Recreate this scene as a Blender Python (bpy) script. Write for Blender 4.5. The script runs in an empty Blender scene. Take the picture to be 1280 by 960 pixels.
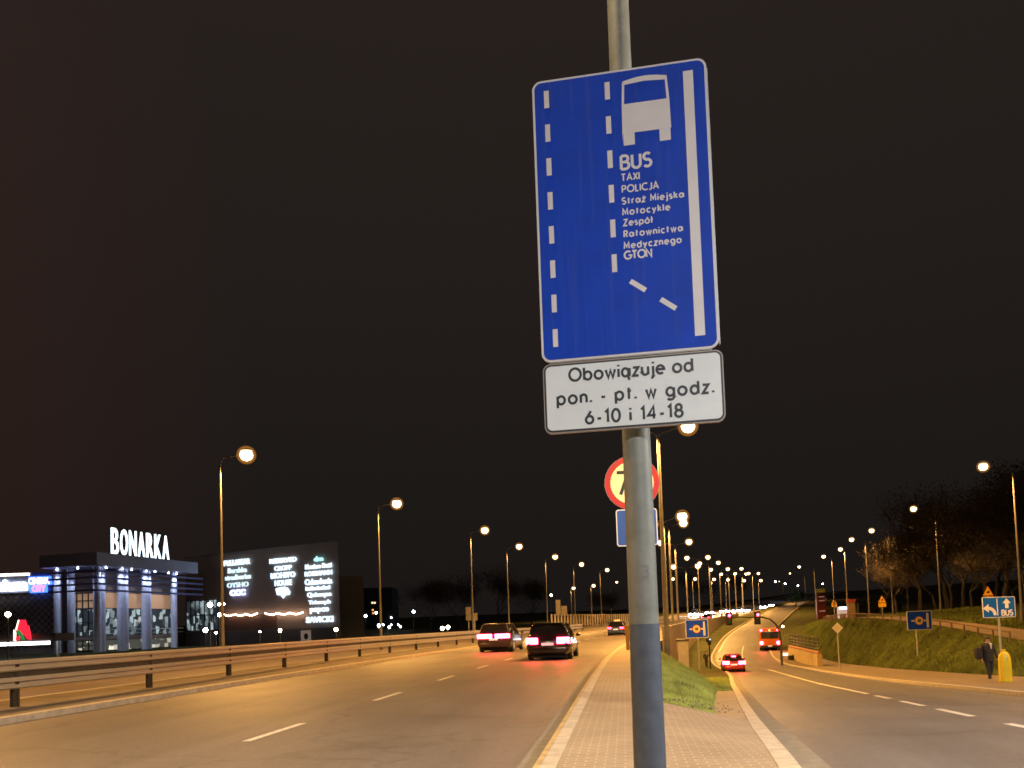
import bpy, bmesh, math, random
import numpy as np
from mathutils import Vector, Matrix
random.seed(7); RNG = np.random.default_rng(7)
S = bpy.context.scene
COL = S.collection
PI = math.pi

# ------------------------------------------------------------------ camera
FPX, ROLL, PITCH, EYE = 961.0, 0.034, 0.049, 1.5
YP = 781 - FPX * math.tan(PITCH)
d0 = Vector((0, math.cos(PITCH), math.sin(PITCH)))
r0 = Vector((1, 0, 0)); u0 = Vector((0, -math.sin(PITCH), math.cos(PITCH)))
cr = r0 * math.cos(ROLL) - u0 * math.sin(ROLL)
cu = u0 * math.cos(ROLL) + r0 * math.sin(ROLL)
cam = bpy.data.cameras.new('camera'); cam.sensor_width = 36; cam.lens = 36 * FPX / 1280
cam.shift_y = (YP - 480) / 1280; cam.clip_start = 0.1; cam.clip_end = 4000
cam.dof.use_dof = True; cam.dof.focus_distance = 5.0; cam.dof.aperture_fstop = 11
co = bpy.data.objects.new('camera', cam); COL.objects.link(co)
m3 = Matrix((cr, cu, -d0)).transposed()
co.matrix_world = Matrix.Translation((0, 0, EYE)) @ m3.to_4x4()
S.camera = co

# ------------------------------------------------------------------ world and exposure
W = bpy.data.worlds.new('World'); S.world = W; W.use_nodes = True
wn = W.node_tree; bg = wn.nodes['Background']
tc = wn.nodes.new('ShaderNodeTexCoord'); sep = wn.nodes.new('ShaderNodeSeparateXYZ')
wn.links.new(tc.outputs['Generated'], sep.inputs[0])
rmp = wn.nodes.new('ShaderNodeValToRGB'); wn.links.new(sep.outputs['Z'], rmp.inputs[0])
rmp.color_ramp.elements[0].color = (0.0098, 0.0082, 0.0074, 1)
rmp.color_ramp.elements[0].position = 0.02
rmp.color_ramp.elements[1].color = (0.0205, 0.0148, 0.0128, 1)
rmp.color_ramp.elements[1].position = 0.65
mxr = wn.nodes.new('ShaderNodeMapRange'); wn.links.new(sep.outputs['X'], mxr.inputs[0]); mxr.inputs[1].default_value = -.30; mxr.inputs[2].default_value = -.62; mxr.inputs[3].default_value = 0; mxr.inputs[4].default_value = 1
tint = wn.nodes.new('ShaderNodeMixRGB'); tint.blend_type = 'ADD'; wn.links.new(mxr.outputs[0], tint.inputs[0]); wn.links.new(rmp.outputs[0], tint.inputs[1]); tint.inputs[2].default_value = (.011, .0022, .0008, 1)
wn.links.new(tint.outputs[0], bg.inputs[0]); bg.inputs[1].default_value = 1.0
S.view_settings.view_transform = 'Standard'; S.view_settings.look = 'None'
S.view_settings.exposure = 0; S.view_settings.gamma = 1
S.cycles.use_denoising = True
S.cycles.max_bounces = 5; S.cycles.diffuse_bounces = 2; S.cycles.glossy_bounces = 3
S.cycles.transmission_bounces = 4; S.cycles.transparent_max_bounces = 24; S.cycles.volume_bounces = 0
S.cycles.sample_clamp_indirect = 4.0; S.cycles.caustics_reflective = False; S.cycles.caustics_refractive = False
S.cycles.use_light_tree = True; S.cycles.filter_width = 1.6

LAMP_P = 7400.0          # power of one sodium lamp
SOD = (1.0, 0.48, 0.11)

# ------------------------------------------------------------------ materials
MATS = {}
def mat(name, col, rough=0.6, metal=0.0, var=0.12, scale=3.0, spec=0.5, bump=0.0, bscale=40.0):
    if name in MATS: return MATS[name]
    m = bpy.data.materials.new(name); m.use_nodes = True; nt = m.node_tree
    b = nt.nodes['Principled BSDF']; b.inputs['Roughness'].default_value = rough
    b.inputs['Metallic'].default_value = metal; b.inputs['Specular IOR Level'].default_value = spec
    t = nt.nodes.new('ShaderNodeTexCoord'); n = nt.nodes.new('ShaderNodeTexNoise')
    n.inputs['Scale'].default_value = scale; n.inputs['Detail'].default_value = 5
    nt.links.new(t.outputs['Object'], n.inputs['Vector'])
    r = nt.nodes.new('ShaderNodeValToRGB')
    r.color_ramp.elements[0].position = .3; r.color_ramp.elements[1].position = .7
    r.color_ramp.elements[0].color = tuple(c * (1 - var) for c in col) + (1,)
    r.color_ramp.elements[1].color = tuple(min(1, c * (1 + var)) for c in col) + (1,)
    nt.links.new(n.outputs['Fac'], r.inputs[0]); nt.links.new(r.outputs[0], b.inputs['Base Color'])
    if bump:
        n2 = nt.nodes.new('ShaderNodeTexNoise'); n2.inputs['Scale'].default_value = bscale; n2.inputs['Detail'].default_value = 3
        nt.links.new(t.outputs['Object'], n2.inputs['Vector'])
        bp = nt.nodes.new('ShaderNodeBump'); bp.inputs['Strength'].default_value = bump; bp.inputs['Distance'].default_value = .02
        nt.links.new(n2.outputs['Fac'], bp.inputs['Height']); nt.links.new(bp.outputs[0], b.inputs['Normal'])
    MATS[name] = m; return m
def emit(name, col, strength, sample=True):
    if name in MATS: return MATS[name]
    m = bpy.data.materials.new(name); m.use_nodes = True; nt = m.node_tree
    b = nt.nodes['Principled BSDF']; b.inputs['Base Color'].default_value = tuple(col) + (1,)
    b.inputs['Emission Color'].default_value = tuple(col) + (1,); b.inputs['Emission Strength'].default_value = strength
    b.inputs['Roughness'].default_value = .4
    if not sample: m.cycles.emission_sampling = 'NONE'
    MATS[name] = m; return m
def road_mat(name, c, track, uvscale=1.0, grain=1.0):
    m = bpy.data.materials.new(name); m.use_nodes = True; nt = m.node_tree; L = nt.links.new
    b = nt.nodes['Principled BSDF']; b.inputs['Roughness'].default_value = .62
    N = nt.nodes.new
    uv = N('ShaderNodeUVMap'); uv.uv_map = 'uv'
    mp = N('ShaderNodeMapping'); mp.inputs['Scale'].default_value = (1.1, .035, 1); L(uv.outputs[0], mp.inputs[0])
    n1 = N('ShaderNodeTexNoise'); n1.inputs['Scale'].default_value = 1.2; n1.inputs['Detail'].default_value = 4; L(mp.outputs[0], n1.inputs['Vector'])
    n2 = N('ShaderNodeTexNoise'); n2.inputs['Scale'].default_value = .35; n2.inputs['Detail'].default_value = 6; L(uv.outputs[0], n2.inputs['Vector'])
    n3 = N('ShaderNodeTexVoronoi'); n3.inputs['Scale'].default_value = 70; L(uv.outputs[0], n3.inputs['Vector'])
    n4 = N('ShaderNodeTexNoise'); n4.inputs['Scale'].default_value = 9; n4.inputs['Detail'].default_value = 5; n4.inputs['Roughness'].default_value = .75; L(uv.outputs[0], n4.inputs['Vector'])
    def mth(op, a, bb):
        x = N('ShaderNodeMath'); x.operation = op
        for i, v in enumerate((a, bb)):
            if isinstance(v, (int, float)): x.inputs[i].default_value = v
            else: L(v, x.inputs[i])
        return x.outputs[0]
    s = mth('ADD', mth('MULTIPLY', n1.outputs['Fac'], .9 * track), mth('MULTIPLY', n2.outputs['Fac'], .55))
    s = mth('ADD', s, mth('MULTIPLY', n4.outputs['Fac'], 1.1 * grain))
    s = mth('ADD', s, mth('MULTIPLY', n3.outputs['Distance'], .35 * grain))
    crk = N('ShaderNodeTexVoronoi'); crk.feature = 'DISTANCE_TO_EDGE'; crk.inputs['Scale'].default_value = .16
    wv = N('ShaderNodeTexNoise'); wv.inputs['Scale'].default_value = .8; wv.inputs['Detail'].default_value = 6; L(uv.outputs[0], wv.inputs['Vector'])
    wm_ = N('ShaderNodeMixRGB'); wm_.blend_type = 'LINEAR_LIGHT'; wm_.inputs[0].default_value = .9; L(uv.outputs[0], wm_.inputs[1]); L(wv.outputs['Color'], wm_.inputs[2]); L(wm_.outputs[0], crk.inputs['Vector'])
    cm = N('ShaderNodeMapRange'); L(crk.outputs['Distance'], cm.inputs[0]); cm.inputs[1].default_value = 0.0; cm.inputs[2].default_value = .012; cm.inputs[3].default_value = -.28; cm.inputs[4].default_value = 0
    s = mth('ADD', s, cm.outputs[0])
    pt = N('ShaderNodeTexBrick'); pt.inputs['Scale'].default_value = 1; pt.inputs['Brick Width'].default_value = 3.4; pt.inputs['Row Height'].default_value = 17; pt.inputs['Mortar Size'].default_value = .03
    pt.inputs['Color1'].default_value = (0, 0, 0, 1); pt.inputs['Color2'].default_value = (.12, .12, .12, 1); pt.inputs['Mortar'].default_value = (-.1, -.1, -.1, 1); L(uv.outputs[0], pt.inputs['Vector'])
    s = mth('ADD', s, pt.outputs['Color'])
    r = N('ShaderNodeMapRange'); L(s, r.inputs[0]); r.inputs[1].default_value = .55; r.inputs[2].default_value = 2.0
    r.inputs[3].default_value = .25; r.inputs[4].default_value = 1.65
    mx = N('ShaderNodeVectorMath'); mx.operation = 'SCALE'; mx.inputs[0].default_value = c; L(r.outputs[0], mx.inputs['Scale'])
    L(mx.outputs[0], b.inputs['Base Color'])
    bp = N('ShaderNodeBump'); bp.inputs['Strength'].default_value = .5; bp.inputs['Distance'].default_value = .008
    L(mth('ADD', n3.outputs['Distance'], n4.outputs['Fac']), bp.inputs['Height']); L(bp.outputs[0], b.inputs['Normal'])
    rr = N('ShaderNodeMapRange'); L(n2.outputs['Fac'], rr.inputs[0]); rr.inputs[3].default_value = .38; rr.inputs[4].default_value = .72
    L(rr.outputs[0], b.inputs['Roughness'])
    MATS[name] = m; return m
def paver_mat(name, c1, c2, cj, bw=.2, bh=.1):
    m = bpy.data.materials.new(name); m.use_nodes = True; nt = m.node_tree; L = nt.links.new; N = nt.nodes.new
    b = nt.nodes['Principled BSDF']; b.inputs['Roughness'].default_value = .8
    uv = N('ShaderNodeUVMap'); uv.uv_map = 'uv'
    br = N('ShaderNodeTexBrick'); L(uv.outputs[0], br.inputs['Vector']); br.offset = .5
    br.inputs['Scale'].default_value = 1; br.inputs['Brick Width'].default_value = bw; br.inputs['Row Height'].default_value = bh
    br.inputs['Mortar Size'].default_value = .010; br.inputs['Mortar Smooth'].default_value = .3
    br.inputs['Color1'].default_value = c1 + (1,); br.inputs['Color2'].default_value = c2 + (1,); br.inputs['Mortar'].default_value = cj + (1,)
    n = N('ShaderNodeTexNoise'); n.inputs['Scale'].default_value = .9; n.inputs['Detail'].default_value = 6; L(uv.outputs[0], n.inputs['Vector'])
    n2 = N('ShaderNodeTexNoise'); n2.inputs['Scale'].default_value = 60; n2.inputs['Detail'].default_value = 3; L(uv.outputs[0], n2.inputs['Vector'])
    ad = N('ShaderNodeMath'); ad.operation = 'ADD'; L(n.outputs['Fac'], ad.inputs[0]); L(n2.outputs['Fac'], ad.inputs[1])
    r = N('ShaderNodeMapRange'); L(ad.outputs[0], r.inputs[0]); r.inputs[1].default_value = .6; r.inputs[2].default_value = 1.4; r.inputs[3].default_value = .68; r.inputs[4].default_value = 1.25
    mx = N('ShaderNodeVectorMath'); mx.operation = 'SCALE'; L(br.outputs['Color'], mx.inputs[0]); L(r.outputs[0], mx.inputs['Scale'])
    L(mx.outputs[0], b.inputs['Base Color'])
    bp = N('ShaderNodeBump'); bp.inputs['Strength'].default_value = .35; bp.inputs['Distance'].default_value = .006; bp.invert = True
    L(br.outputs['Fac'], bp.inputs['Height']); L(bp.outputs[0], b.inputs['Normal'])
    MATS[name] = m; return m

M_ASPH = road_mat('asphalt', (.115, .098, .085), 1.0)
M_ASPH2 = road_mat('asphalt_slip', (.098, .092, .094), 1.0)
M_ASPH3 = road_mat('asphalt_far', (.12, .095, .08), 1.0)
M_PAV = paver_mat('pavers', (.27, .21, .145), (.235, .18, .125), (.36, .30, .225))
M_PAV2 = paver_mat('pavers_right', (.17, .13, .09), (.15, .115, .08), (.2, .16, .11))
M_PATH = mat('path_slabs', (.17, .12, .085), .9, var=.25, scale=1.2, bump=.3)
M_GROUND = mat('turf', (.055, .06, .018), .95, var=.4, scale=.7, bump=.9, bscale=9, spec=.1)
M_MEDIAN = mat('median_grit', (.15, .12, .09), .9, var=.3, scale=1.5, bump=.4)
M_KERB = mat('kerb_concrete', (.40, .35, .28), .8, var=.2, scale=6, bump=.3)
M_KERBY = mat('kerb_lamplit_edge', (.38, .285, .13), .8, var=.3, scale=6)  # orange lamplight on the kerb face put into the colour
M_GUT = mat('gutter_dust', (.19, .165, .13), .95, var=.16, scale=5, bump=.5)
M_LINE = mat('road_paint', (.62, .58, .5), .6, var=.25, scale=14)
M_STEEL = mat('galvanised_steel', (.42, .44, .41), .45, .35, var=.14, scale=7, bump=.05, bscale=30)
M_SIGNPOLE = mat('weathered_pole', (.205, .215, .18), .5, .1, var=.16, scale=9, bump=.06, bscale=50)
M_POLEPAINT = mat('dark_pole_paint', (.078, .095, .118), .5, 0, var=.18, scale=12, bump=.08, bscale=60)
M_RAIL = mat('rail_steel', (.38, .335, .265), .5, .1, var=.07, scale=1.5)
M_RAILPOST = mat('rail_post', (.045, .038, .032), .7, .2, var=.25, scale=5)
M_LAMPPOLE = mat('lamp_pole', (.125, .118, .108), .45, .25, var=.12, scale=4)
M_HOUS = mat('lamp_housing', (.12, .11, .10), .5, .2)
M_BLUE = mat('sign_blue', (.003, .052, .50), .5, 0, var=.10, scale=5, spec=.15)
M_BLUE3 = mat('sign_blue_reflective', (.012, .075, .85), .5, 0, var=.06, scale=5, spec=.15)
M_BLUE2 = mat('sign_bright_blue', (.01, .13, .62), .5, 0, var=.06, scale=5, spec=.15)
_nt = M_BLUE.node_tree; _b = _nt.nodes['Principled BSDF']; _src = _b.inputs['Base Color'].links[0].from_socket
_tc = _nt.nodes.new('ShaderNodeTexCoord'); _mp = _nt.nodes.new('ShaderNodeMapping'); _mp.inputs['Scale'].default_value = (26, 1, .9); _nt.links.new(_tc.outputs['Object'], _mp.inputs[0])
_n = _nt.nodes.new('ShaderNodeTexNoise'); _n.inputs['Scale'].default_value = 1.3; _n.inputs['Detail'].default_value = 7; _nt.links.new(_mp.outputs[0], _n.inputs['Vector'])
_n2 = _nt.nodes.new('ShaderNodeTexNoise'); _n2.inputs['Scale'].default_value = 55; _n2.inputs['Detail'].default_value = 2; _nt.links.new(_tc.outputs['Object'], _n2.inputs['Vector'])
_r = _nt.nodes.new('ShaderNodeMapRange'); _nt.links.new(_n.outputs['Fac'], _r.inputs[0]); _r.inputs[1].default_value = .52; _r.inputs[2].default_value = .80; _r.inputs[4].default_value = .22
_r2 = _nt.nodes.new('ShaderNodeMapRange'); _nt.links.new(_n2.outputs['Fac'], _r2.inputs[0]); _r2.inputs[1].default_value = .73; _r2.inputs[2].default_value = .78; _r2.inputs[4].default_value = .35
_a = _nt.nodes.new('ShaderNodeMath'); _nt.links.new(_r.outputs[0], _a.inputs[0]); _nt.links.new(_r2.outputs[0], _a.inputs[1])
_m = _nt.nodes.new('ShaderNodeMixRGB'); _nt.links.new(_a.outputs[0], _m.inputs[0]); _nt.links.new(_src, _m.inputs[1]); _m.inputs[2].default_value = (.10, .12, .26, 1); _nt.links.new(_m.outputs[0], _b.inputs['Base Color'])
M_WHITE = mat('sign_white', (.70, .68, .67), .45, 0, var=.05, scale=6)
M_PLATE = mat('plate_white', (.74, .80, .80), .45, 0, var=.05, scale=4)
M_BLACK = mat('sign_black', (.016, .016, .018), .5, 0)
M_GREYBACK = mat('sign_back', (.26, .24, .22), .5, .4)
M_RED = mat('sign_red', (.42, .016, .012), .42, 0)
M_CREAM = mat('sign_cream', (.80, .72, .36), .42, 0, var=.04)
M_YEL = mat('sign_yellow', (.85, .48, .03), .45, 0, var=.06)
M_BOLL = mat('bollard_yellow', (.80, .56, .02), .4, 0, var=.08)
M_CONC = mat('concrete_wall', (.22, .18, .14), .85, var=.22, scale=1.3, bump=.3)
M_CONCY = mat('yellow_plaster', (.36, .27, .14), .8, var=.15, scale=2)
M_TYRE = mat('rubber', (.018, .018, .018), .8)
M_RIM = mat('alloy', (.45, .45, .46), .3, .8)
M_GLASS = mat('dark_glass', (.012, .013, .016), .06, 0, spec=.9, var=.0)
M_BARK = mat('bark', (.04, .032, .026), .9, var=.3, scale=4)
M_SKIN = mat('skin', (.48, .28, .2), .6)
M_CLOTH = mat('dark_cloth', (.022, .022, .028), .9, var=.2, scale=9)
M_CLOTH2 = mat('shirt_white', (.55, .52, .5), .8)
M_HAIR = mat('hair', (.045, .02, .012), .7)
M_SODIUM = emit('sodium_bowl', (1.0, .80, .42), 9, False)
M_TAIL = emit('tail_light_red', (1.0, .02, .045), 75)
M_TAILS = emit('tail_light_soft', (1.0, .02, .04), 25)
M_HEADL = emit('headlight_white', (.80, .88, 1.0), 900)
M_SIGW = emit('shop_sign_white', (.66, .84, 1.0), 1.7, False)
M_BON = emit('roof_letters_white', (.78, .92, 1.0), 2.6)

# ------------------------------------------------------------------ mesh builder
class MB:
    def __init__(s): s.v = []; s.f = []; s.uv = {}
    def add(s, vs, fs):
        o = len(s.v); s.v += [tuple(v) for v in vs]; s.f += [tuple(i + o for i in f) for f in fs]; return s
    def box(s, c, d, rz=0, rx=0, bev=0):
        hx, hy, hz = d[0] / 2, d[1] / 2, d[2] / 2
        R = Matrix.Rotation(rz, 3, 'Z') @ Matrix.Rotation(rx, 3, 'X'); c = Vector(c)
        if not bev:
            vs = [c + R @ Vector((x * hx, y * hy, z * hz)) for z in (-1, 1) for y in (-1, 1) for x in (-1, 1)]
            return s.add(vs, [(0, 2, 3, 1), (4, 5, 7, 6), (0, 1, 5, 4), (2, 6, 7, 3), (0, 4, 6, 2), (1, 3, 7, 5)])
        bm = bmesh.new(); bmesh.ops.create_cube(bm, size=1)
        for v in bm.verts: v.co = Vector((v.co.x * d[0], v.co.y * d[1], v.co.z * d[2]))
        bmesh.ops.bevel(bm, geom=bm.edges[:], offset=bev, segments=2, affect='EDGES', profile=.6)
        bm.verts.index_update()
        s.add([c + R @ v.co for v in bm.verts], [[v.index for v in f.verts] for f in bm.faces]); bm.free(); return s
    def tube(s, pts, rad, n=10, cap=True, sq=1.0):
        pts = [Vector(p) for p in pts]; k = len(pts)
        if not isinstance(rad, (list, tuple)): rad = [rad] * k
        o = len(s.v); a = None
        for i, p in enumerate(pts):
            t = (pts[min(i + 1, k - 1)] - pts[max(i - 1, 0)]).normalized()
            if a is None:
                a = t.orthogonal().normalized()
            else:
                a = (a - t * a.dot(t)).normalized()
            b = t.cross(a)
            for j in range(n):
                an = 2 * PI * j / n
                s.v.append(tuple(p + a * math.cos(an) * rad[i] + b * math.sin(an) * rad[i] * sq))
        for i in range(k - 1):
            for j in range(n):
                j2 = (j + 1) % n
                s.f.append((o + i * n + j, o + i * n + j2, o + (i + 1) * n + j2, o + (i + 1) * n + j))
        if cap:
            s.f.append(tuple(o + j for j in range(n))[::-1]); s.f.append(tuple(o + (k - 1) * n + j for j in range(n)))
        return s
    def ell(s, c, r, nu=12, nv=8, z0=-1.0, z1=1.0):
        c = Vector(c); o = len(s.v); t0, t1 = math.asin(z0), math.asin(z1)
        for i in range(nv + 1):
            t = t0 + (t1 - t0) * i / nv
            for j in range(nu):
                a = 2 * PI * j / nu
                s.v.append((c.x + r[0] * math.cos(t) * math.cos(a), c.y + r[1] * math.cos(t) * math.sin(a), c.z + r[2] * math.sin(t)))
        for i in range(nv):
            for j in range(nu):
                s.f.append((o + i * nu + j, o + i * nu + (j + 1) % nu, o + (i + 1) * nu + (j + 1) % nu, o + (i + 1) * nu + j))
        s.f.append(tuple(o + j for j in range(nu))[::-1]); s.f.append(tuple(o + nv * nu + j for j in range(nu)))
        return s
    def loft(s, rings, cap=True):
        n = len(rings[0]); o = len(s.v)
        for r in rings: s.v += [tuple(p) for p in r]
        for i in range(len(rings) - 1):
            for j in range(n):
                s.f.append((o + i * n + j, o + i * n + (j + 1) % n, o + (i + 1) * n + (j + 1) % n, o + (i + 1) * n + j))
        if cap: s.f.append(tuple(o + j for j in range(n))[::-1]); s.f.append(tuple(o + (len(rings) - 1) * n + j for j in range(n)))
        return s
    def plate(s, poly, y0, y1):            # polygon in XZ, thickness along Y
        n = len(poly); o = len(s.v)
        s.v += [(x, y0, z) for x, z in poly] + [(x, y1, z) for x, z in poly]
        s.f.append(tuple(o + i for i in range(n))); s.f.append(tuple(o + n + i for i in range(n))[::-1])
        for i in range(n): s.f.append((o + i, o + n + i, o + n + (i + 1) % n, o + (i + 1) % n))
        return s
    def build(s, name, m, parent=None, smooth=False, label=None):
        me = bpy.data.meshes.new(name); me.from_pydata(s.v, [], s.f); me.update()
        bm = bmesh.new(); bm.from_mesh(me); bmesh.ops.recalc_face_normals(bm, faces=bm.faces[:]); bm.to_mesh(me); bm.free()
        if smooth:
            me.polygons.foreach_set('use_smooth', [True] * len(me.polygons))
            try: me.set_sharp_from_angle(angle=math.radians(40))
            except Exception: pass
        me.materials.append(m)
        o = bpy.data.objects.new(name, me); COL.objects.link(o)
        if parent: o.parent = parent
        if label: o['label'] = label
        return o
def thing(name, label, cat, loc=(0, 0, 0), rz=0, group=None):
    o = bpy.data.objects.new(name, None); o.empty_display_size = .3; COL.objects.link(o)
    o.location = loc; o.rotation_euler = (0, 0, rz); o['label'] = label; o['category'] = cat
    if group: o['group'] = group
    return o
def tag(o, label, cat, group=None):
    o['label'] = label; o['category'] = cat
    if group: o['group'] = group
    return o
def dup(root, loc, rz, label=None, group=None):
    r = root.copy(); COL.objects.link(r); r.location = loc; r.rotation_euler = (0, 0, rz)
    if label: r['label'] = label
    if group: r['group'] = group
    for ch in list(root.children):
        c = ch.copy(); COL.objects.link(c); c.parent = r
        for g in list(ch.children):
            d = g.copy(); COL.objects.link(d); d.parent = c
    return r
def rrect(w, h, r, n=6, cx=0, cz=0):
    out = []
    for sx, sz, a0 in ((1, -1, -90), (1, 1, 0), (-1, 1, 90), (-1, -1, 180)):
        for i in range(n + 1):
            a = math.radians(a0 + 90 * i / n)
            out.append((cx + sx * (w / 2 - r) + r * math.cos(a), cz + sz * (h / 2 - r) + r * math.sin(a)))
    return out
ORD = ['nearest', 'second', 'third', 'fourth', 'fifth', 'sixth', 'seventh', 'eighth', 'ninth', 'tenth', 'eleventh', 'twelfth', 'thirteenth', 'fourteenth', 'fifteenth', 'sixteenth']

# ------------------------------------------------------------------ course of the roads
def curve(pts):
    xs = np.array([p[0] for p in pts], float); ys = np.array([p[1] for p in pts], float)
    h = np.diff(xs); dl = np.diff(ys) / h; m = np.zeros(len(xs)); m[0] = dl[0]; m[-1] = dl[-1]
    for i in range(1, len(xs) - 1): m[i] = (dl[i - 1] * h[i] + dl[i] * h[i - 1]) / (h[i] + h[i - 1])
    for i in range(len(xs) - 1):
        if dl[i] == 0: m[i] = m[i + 1] = 0
    def f(x):
        x = min(max(x, xs[0]), xs[-1]); i = int(min(max(np.searchsorted(xs, x) - 1, 0), len(xs) - 2)); t = (x - xs[i]) / h[i]
        return float(ys[i] * (1 + 2 * t) * (1 - t) ** 2 + h[i] * m[i] * t * (1 - t) ** 2 + ys[i + 1] * t * t * (3 - 2 * t) + h[i] * m[i + 1] * t * t * (t - 1))
    return f
R_ = curve([(-60, -9.4), (10, .5), (20.65, 2.06), (30, 3.52), (50.1, 7.32), (73, 12.2), (92, 17), (110, 22.4), (125, 28), (157, 40), (200, 59), (300, 102), (400, 150), (600, 250), (900, 400)])
S_ = curve([(-60, -7.5), (-15, -1.6), (0, .9), (7.5, 2.7), (30, 8.6), (63, 17.3), (85, 21.8), (110, 29.5), (175, 55.6), (300, 108), (400, 156), (600, 256), (900, 406)])
C_raw = curve([(12.5, 4.1), (14.1, 3.45), (15.2, 3.0), (20, 3.72), (30, 5.6), (48, 8.95), (55, 10.7), (73, 15.2), (92, 19.9), (110, 25.2), (125, 31), (157, 43), (200, 62), (300, 105), (400, 153), (900, 403)])
ZS = curve([(-60, .05), (2, .02), (7, -.01), (13, -.34), (20, -.74), (40, -1.88), (63, -2.95), (75, -3.25), (85, -3.15), (95, -2.8), (120, -1.4), (150, .2), (175, 1.5), (230, 3.6), (300, 6.6), (400, 11), (600, 19), (900, 24)])
ZM = curve([(-60, 0), (90, 0), (140, .5), (210, 2.3), (300, 5.5), (400, 9.5), (600, 18), (900, 24)])
ZT = curve([(-60, .1), (7, .0), (20, -.5), (37, -.25), (55, .45), (75, 1.0), (100, .75), (140, .45), (175, 1.7), (300, 7.0), (600, 19), (900, 24)])
TIP = 13.05
def EZ(y):
    f = min(max((y - 14) / 5, 0), 1); return ZS(y) * (1 - f) + ZM(y) * f
def C_(y):
    if y < TIP: return S_(y) - .74 if y > 7 else S_(y) - .2
    return min(C_raw(y), S_(y) - .3)
def sl(f, y): return math.sqrt(1 + ((f(y + .5) - f(y - .5))) ** 2)
def hdg(f, y): return -math.atan(f(y + .5) - f(y - .5))
def prof(y):           # cross section of the ground: (x, z) breaks
    r, s, c, zs, zm, zt = R_(y), S_(y), C_(y), ZS(y), ZM(y), ZT(y); k = sl(R_, y); k2 = sl(S_, y)
    t = min(max((y - 24.5) / 22, 0), 1); t = t * t * (3 - 2 * t)
    q = min(max((y - 26.2) / 1.0, 0), 1); sb = s - (.75 - .53 * q) * k2
    if y < TIP: sb = s - (.75 if y > 8 else .1); c0 = sb - .3
    else: c0 = min(c, sb - .1)
    hump = min(1, max(0, (y - TIP) / 4))
    xb = c0 + (sb - .55 * q - c0) * (1 - .93 * t)
    zb = zs + .02 + .06 * q
    if y < TIP: zb = min(zm, zs) - .12
    lo = .12
    p = [(-1400, zm * .3), (r - 90, zm * .6 - .1), (r - 30 * k, zm - .05), (r - 22.4 * k, zm), (r - 21.9 * k, zm - lo), (r - .3, zm - lo),
         (c0, EZ(y) + .06 if y > TIP else zm - lo)] + [(c0 + (xb - c0) * f, (EZ(y) + .06) * (1 - g) + zb * g + (0 if y > TIP else -.1)) for f, g in ((.3, .17), (.6, .42), (.82, .66), (.94, .84))] + [(xb, zb), (sb, zb), (s, zs - lo), (s + 6.4 * k2, zs - lo), (s + 11.2 * k2, zs + .02),
         (s + 14.2 * k2, zt), (s + 17 * k2, zt - .06), (s + 17.2 * k2, zt + .02), (s + 40, zt + 1.2), (s + 160, zt + 5), (1500, zt + 9)]
    out = [p[0]]
    for a in p[1:]: out.append((max(a[0], out[-1][0] + .01), a[1]))
    return out
def gz(x, y):
    p = prof(y); return float(np.interp(x, [a[0] for a in p], [a[1] for a in p]))
STA = list(np.arange(-60, 110, 1.0)) + list(np.arange(110, 320, 4.0)) + list(np.arange(320, 901, 20.0)) + [1500.0]
def clampy(y): return min(y, 900)
def sheet(name, fn, m, stations=STA, parent=None, ncols=None):
    """a strip of ground; fn(y) -> list of (x, z, u)"""
    rows = [fn(clampy(y)) for y in stations]; n = len(rows[0]); V = []; U = []; F = []
    for y, r in zip(stations, rows):
        for x, z, u in r: V.append((x, y, z)); U.append((u, y))
    for i in range(len(rows) - 1):
        for j in range(n - 1): F.append((i * n + j, i * n + j + 1, (i + 1) * n + j + 1, (i + 1) * n + j))
    me = bpy.data.meshes.new(name); me.from_pydata(V, [], F); uvl = me.uv_layers.new(name='uv')
    idx = np.zeros(len(me.loops), int); me.loops.foreach_get('vertex_index', idx)
    uvl.data.foreach_set('uv', np.array(U, dtype=np.float32)[idx].ravel())
    me.materials.append(m); o = bpy.data.objects.new(name, me); COL.objects.link(o)
    if parent: o.parent = parent
    return o
def struct(o): o['kind'] = 'structure'; return o
def lin(a, b, n): return [a + (b - a) * i / n for i in range(n + 1)]

struct(sheet('ground', lambda y: [(x, z, x) for x, z in prof(y)], M_GROUND))
def strip(f, a, b, zf, n=4, side=1):
    return lambda y: [(f(y) + o * sl(f, y), zf(y), o) for o in lin(a, b, n)]
struct(sheet('main_road', strip(R_, -10.3, -.02, ZM, 8), M_ASPH))
struct(sheet('opposite_road', strip(R_, -21.8, -13.9, ZM, 6), M_ASPH3))
struct(sheet('slip_road', strip(S_, 0.02, 6.5, ZS, 6), M_ASPH2))
struct(sheet('median_strip', strip(R_, -13.7, -10.6, lambda y: ZM(y) + .115, 3), M_MEDIAN))
def pav_u(y): return R_(y)
def pav(y):
    a = R_(y) + .22 * sl(R_, y); b = (C_(y) if y >= TIP else S_(y) - .2 * sl(S_, y))
    z0 = ZM(y) + .1; z1 = (ZS(y) + .1) if y < TIP else EZ(y) + .1
    return [(x, z0 + (z1 - z0) * max(0, (i - 4) / 4), x - R_(y)) for i, x in enumerate(lin(a, max(b, a + .1), 8))]
struct(sheet('pavement', pav, M_PAV))
st2 = [y for y in np.arange(13, 26.7, .5)]
struct(sheet('pavement_strip', lambda y: [(S_(y) - .78 * sl(S_, y) + o, ZS(y) + .104, S_(y) - .78 + o) for o in (0, .3, .59)], M_PAV, st2))
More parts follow.
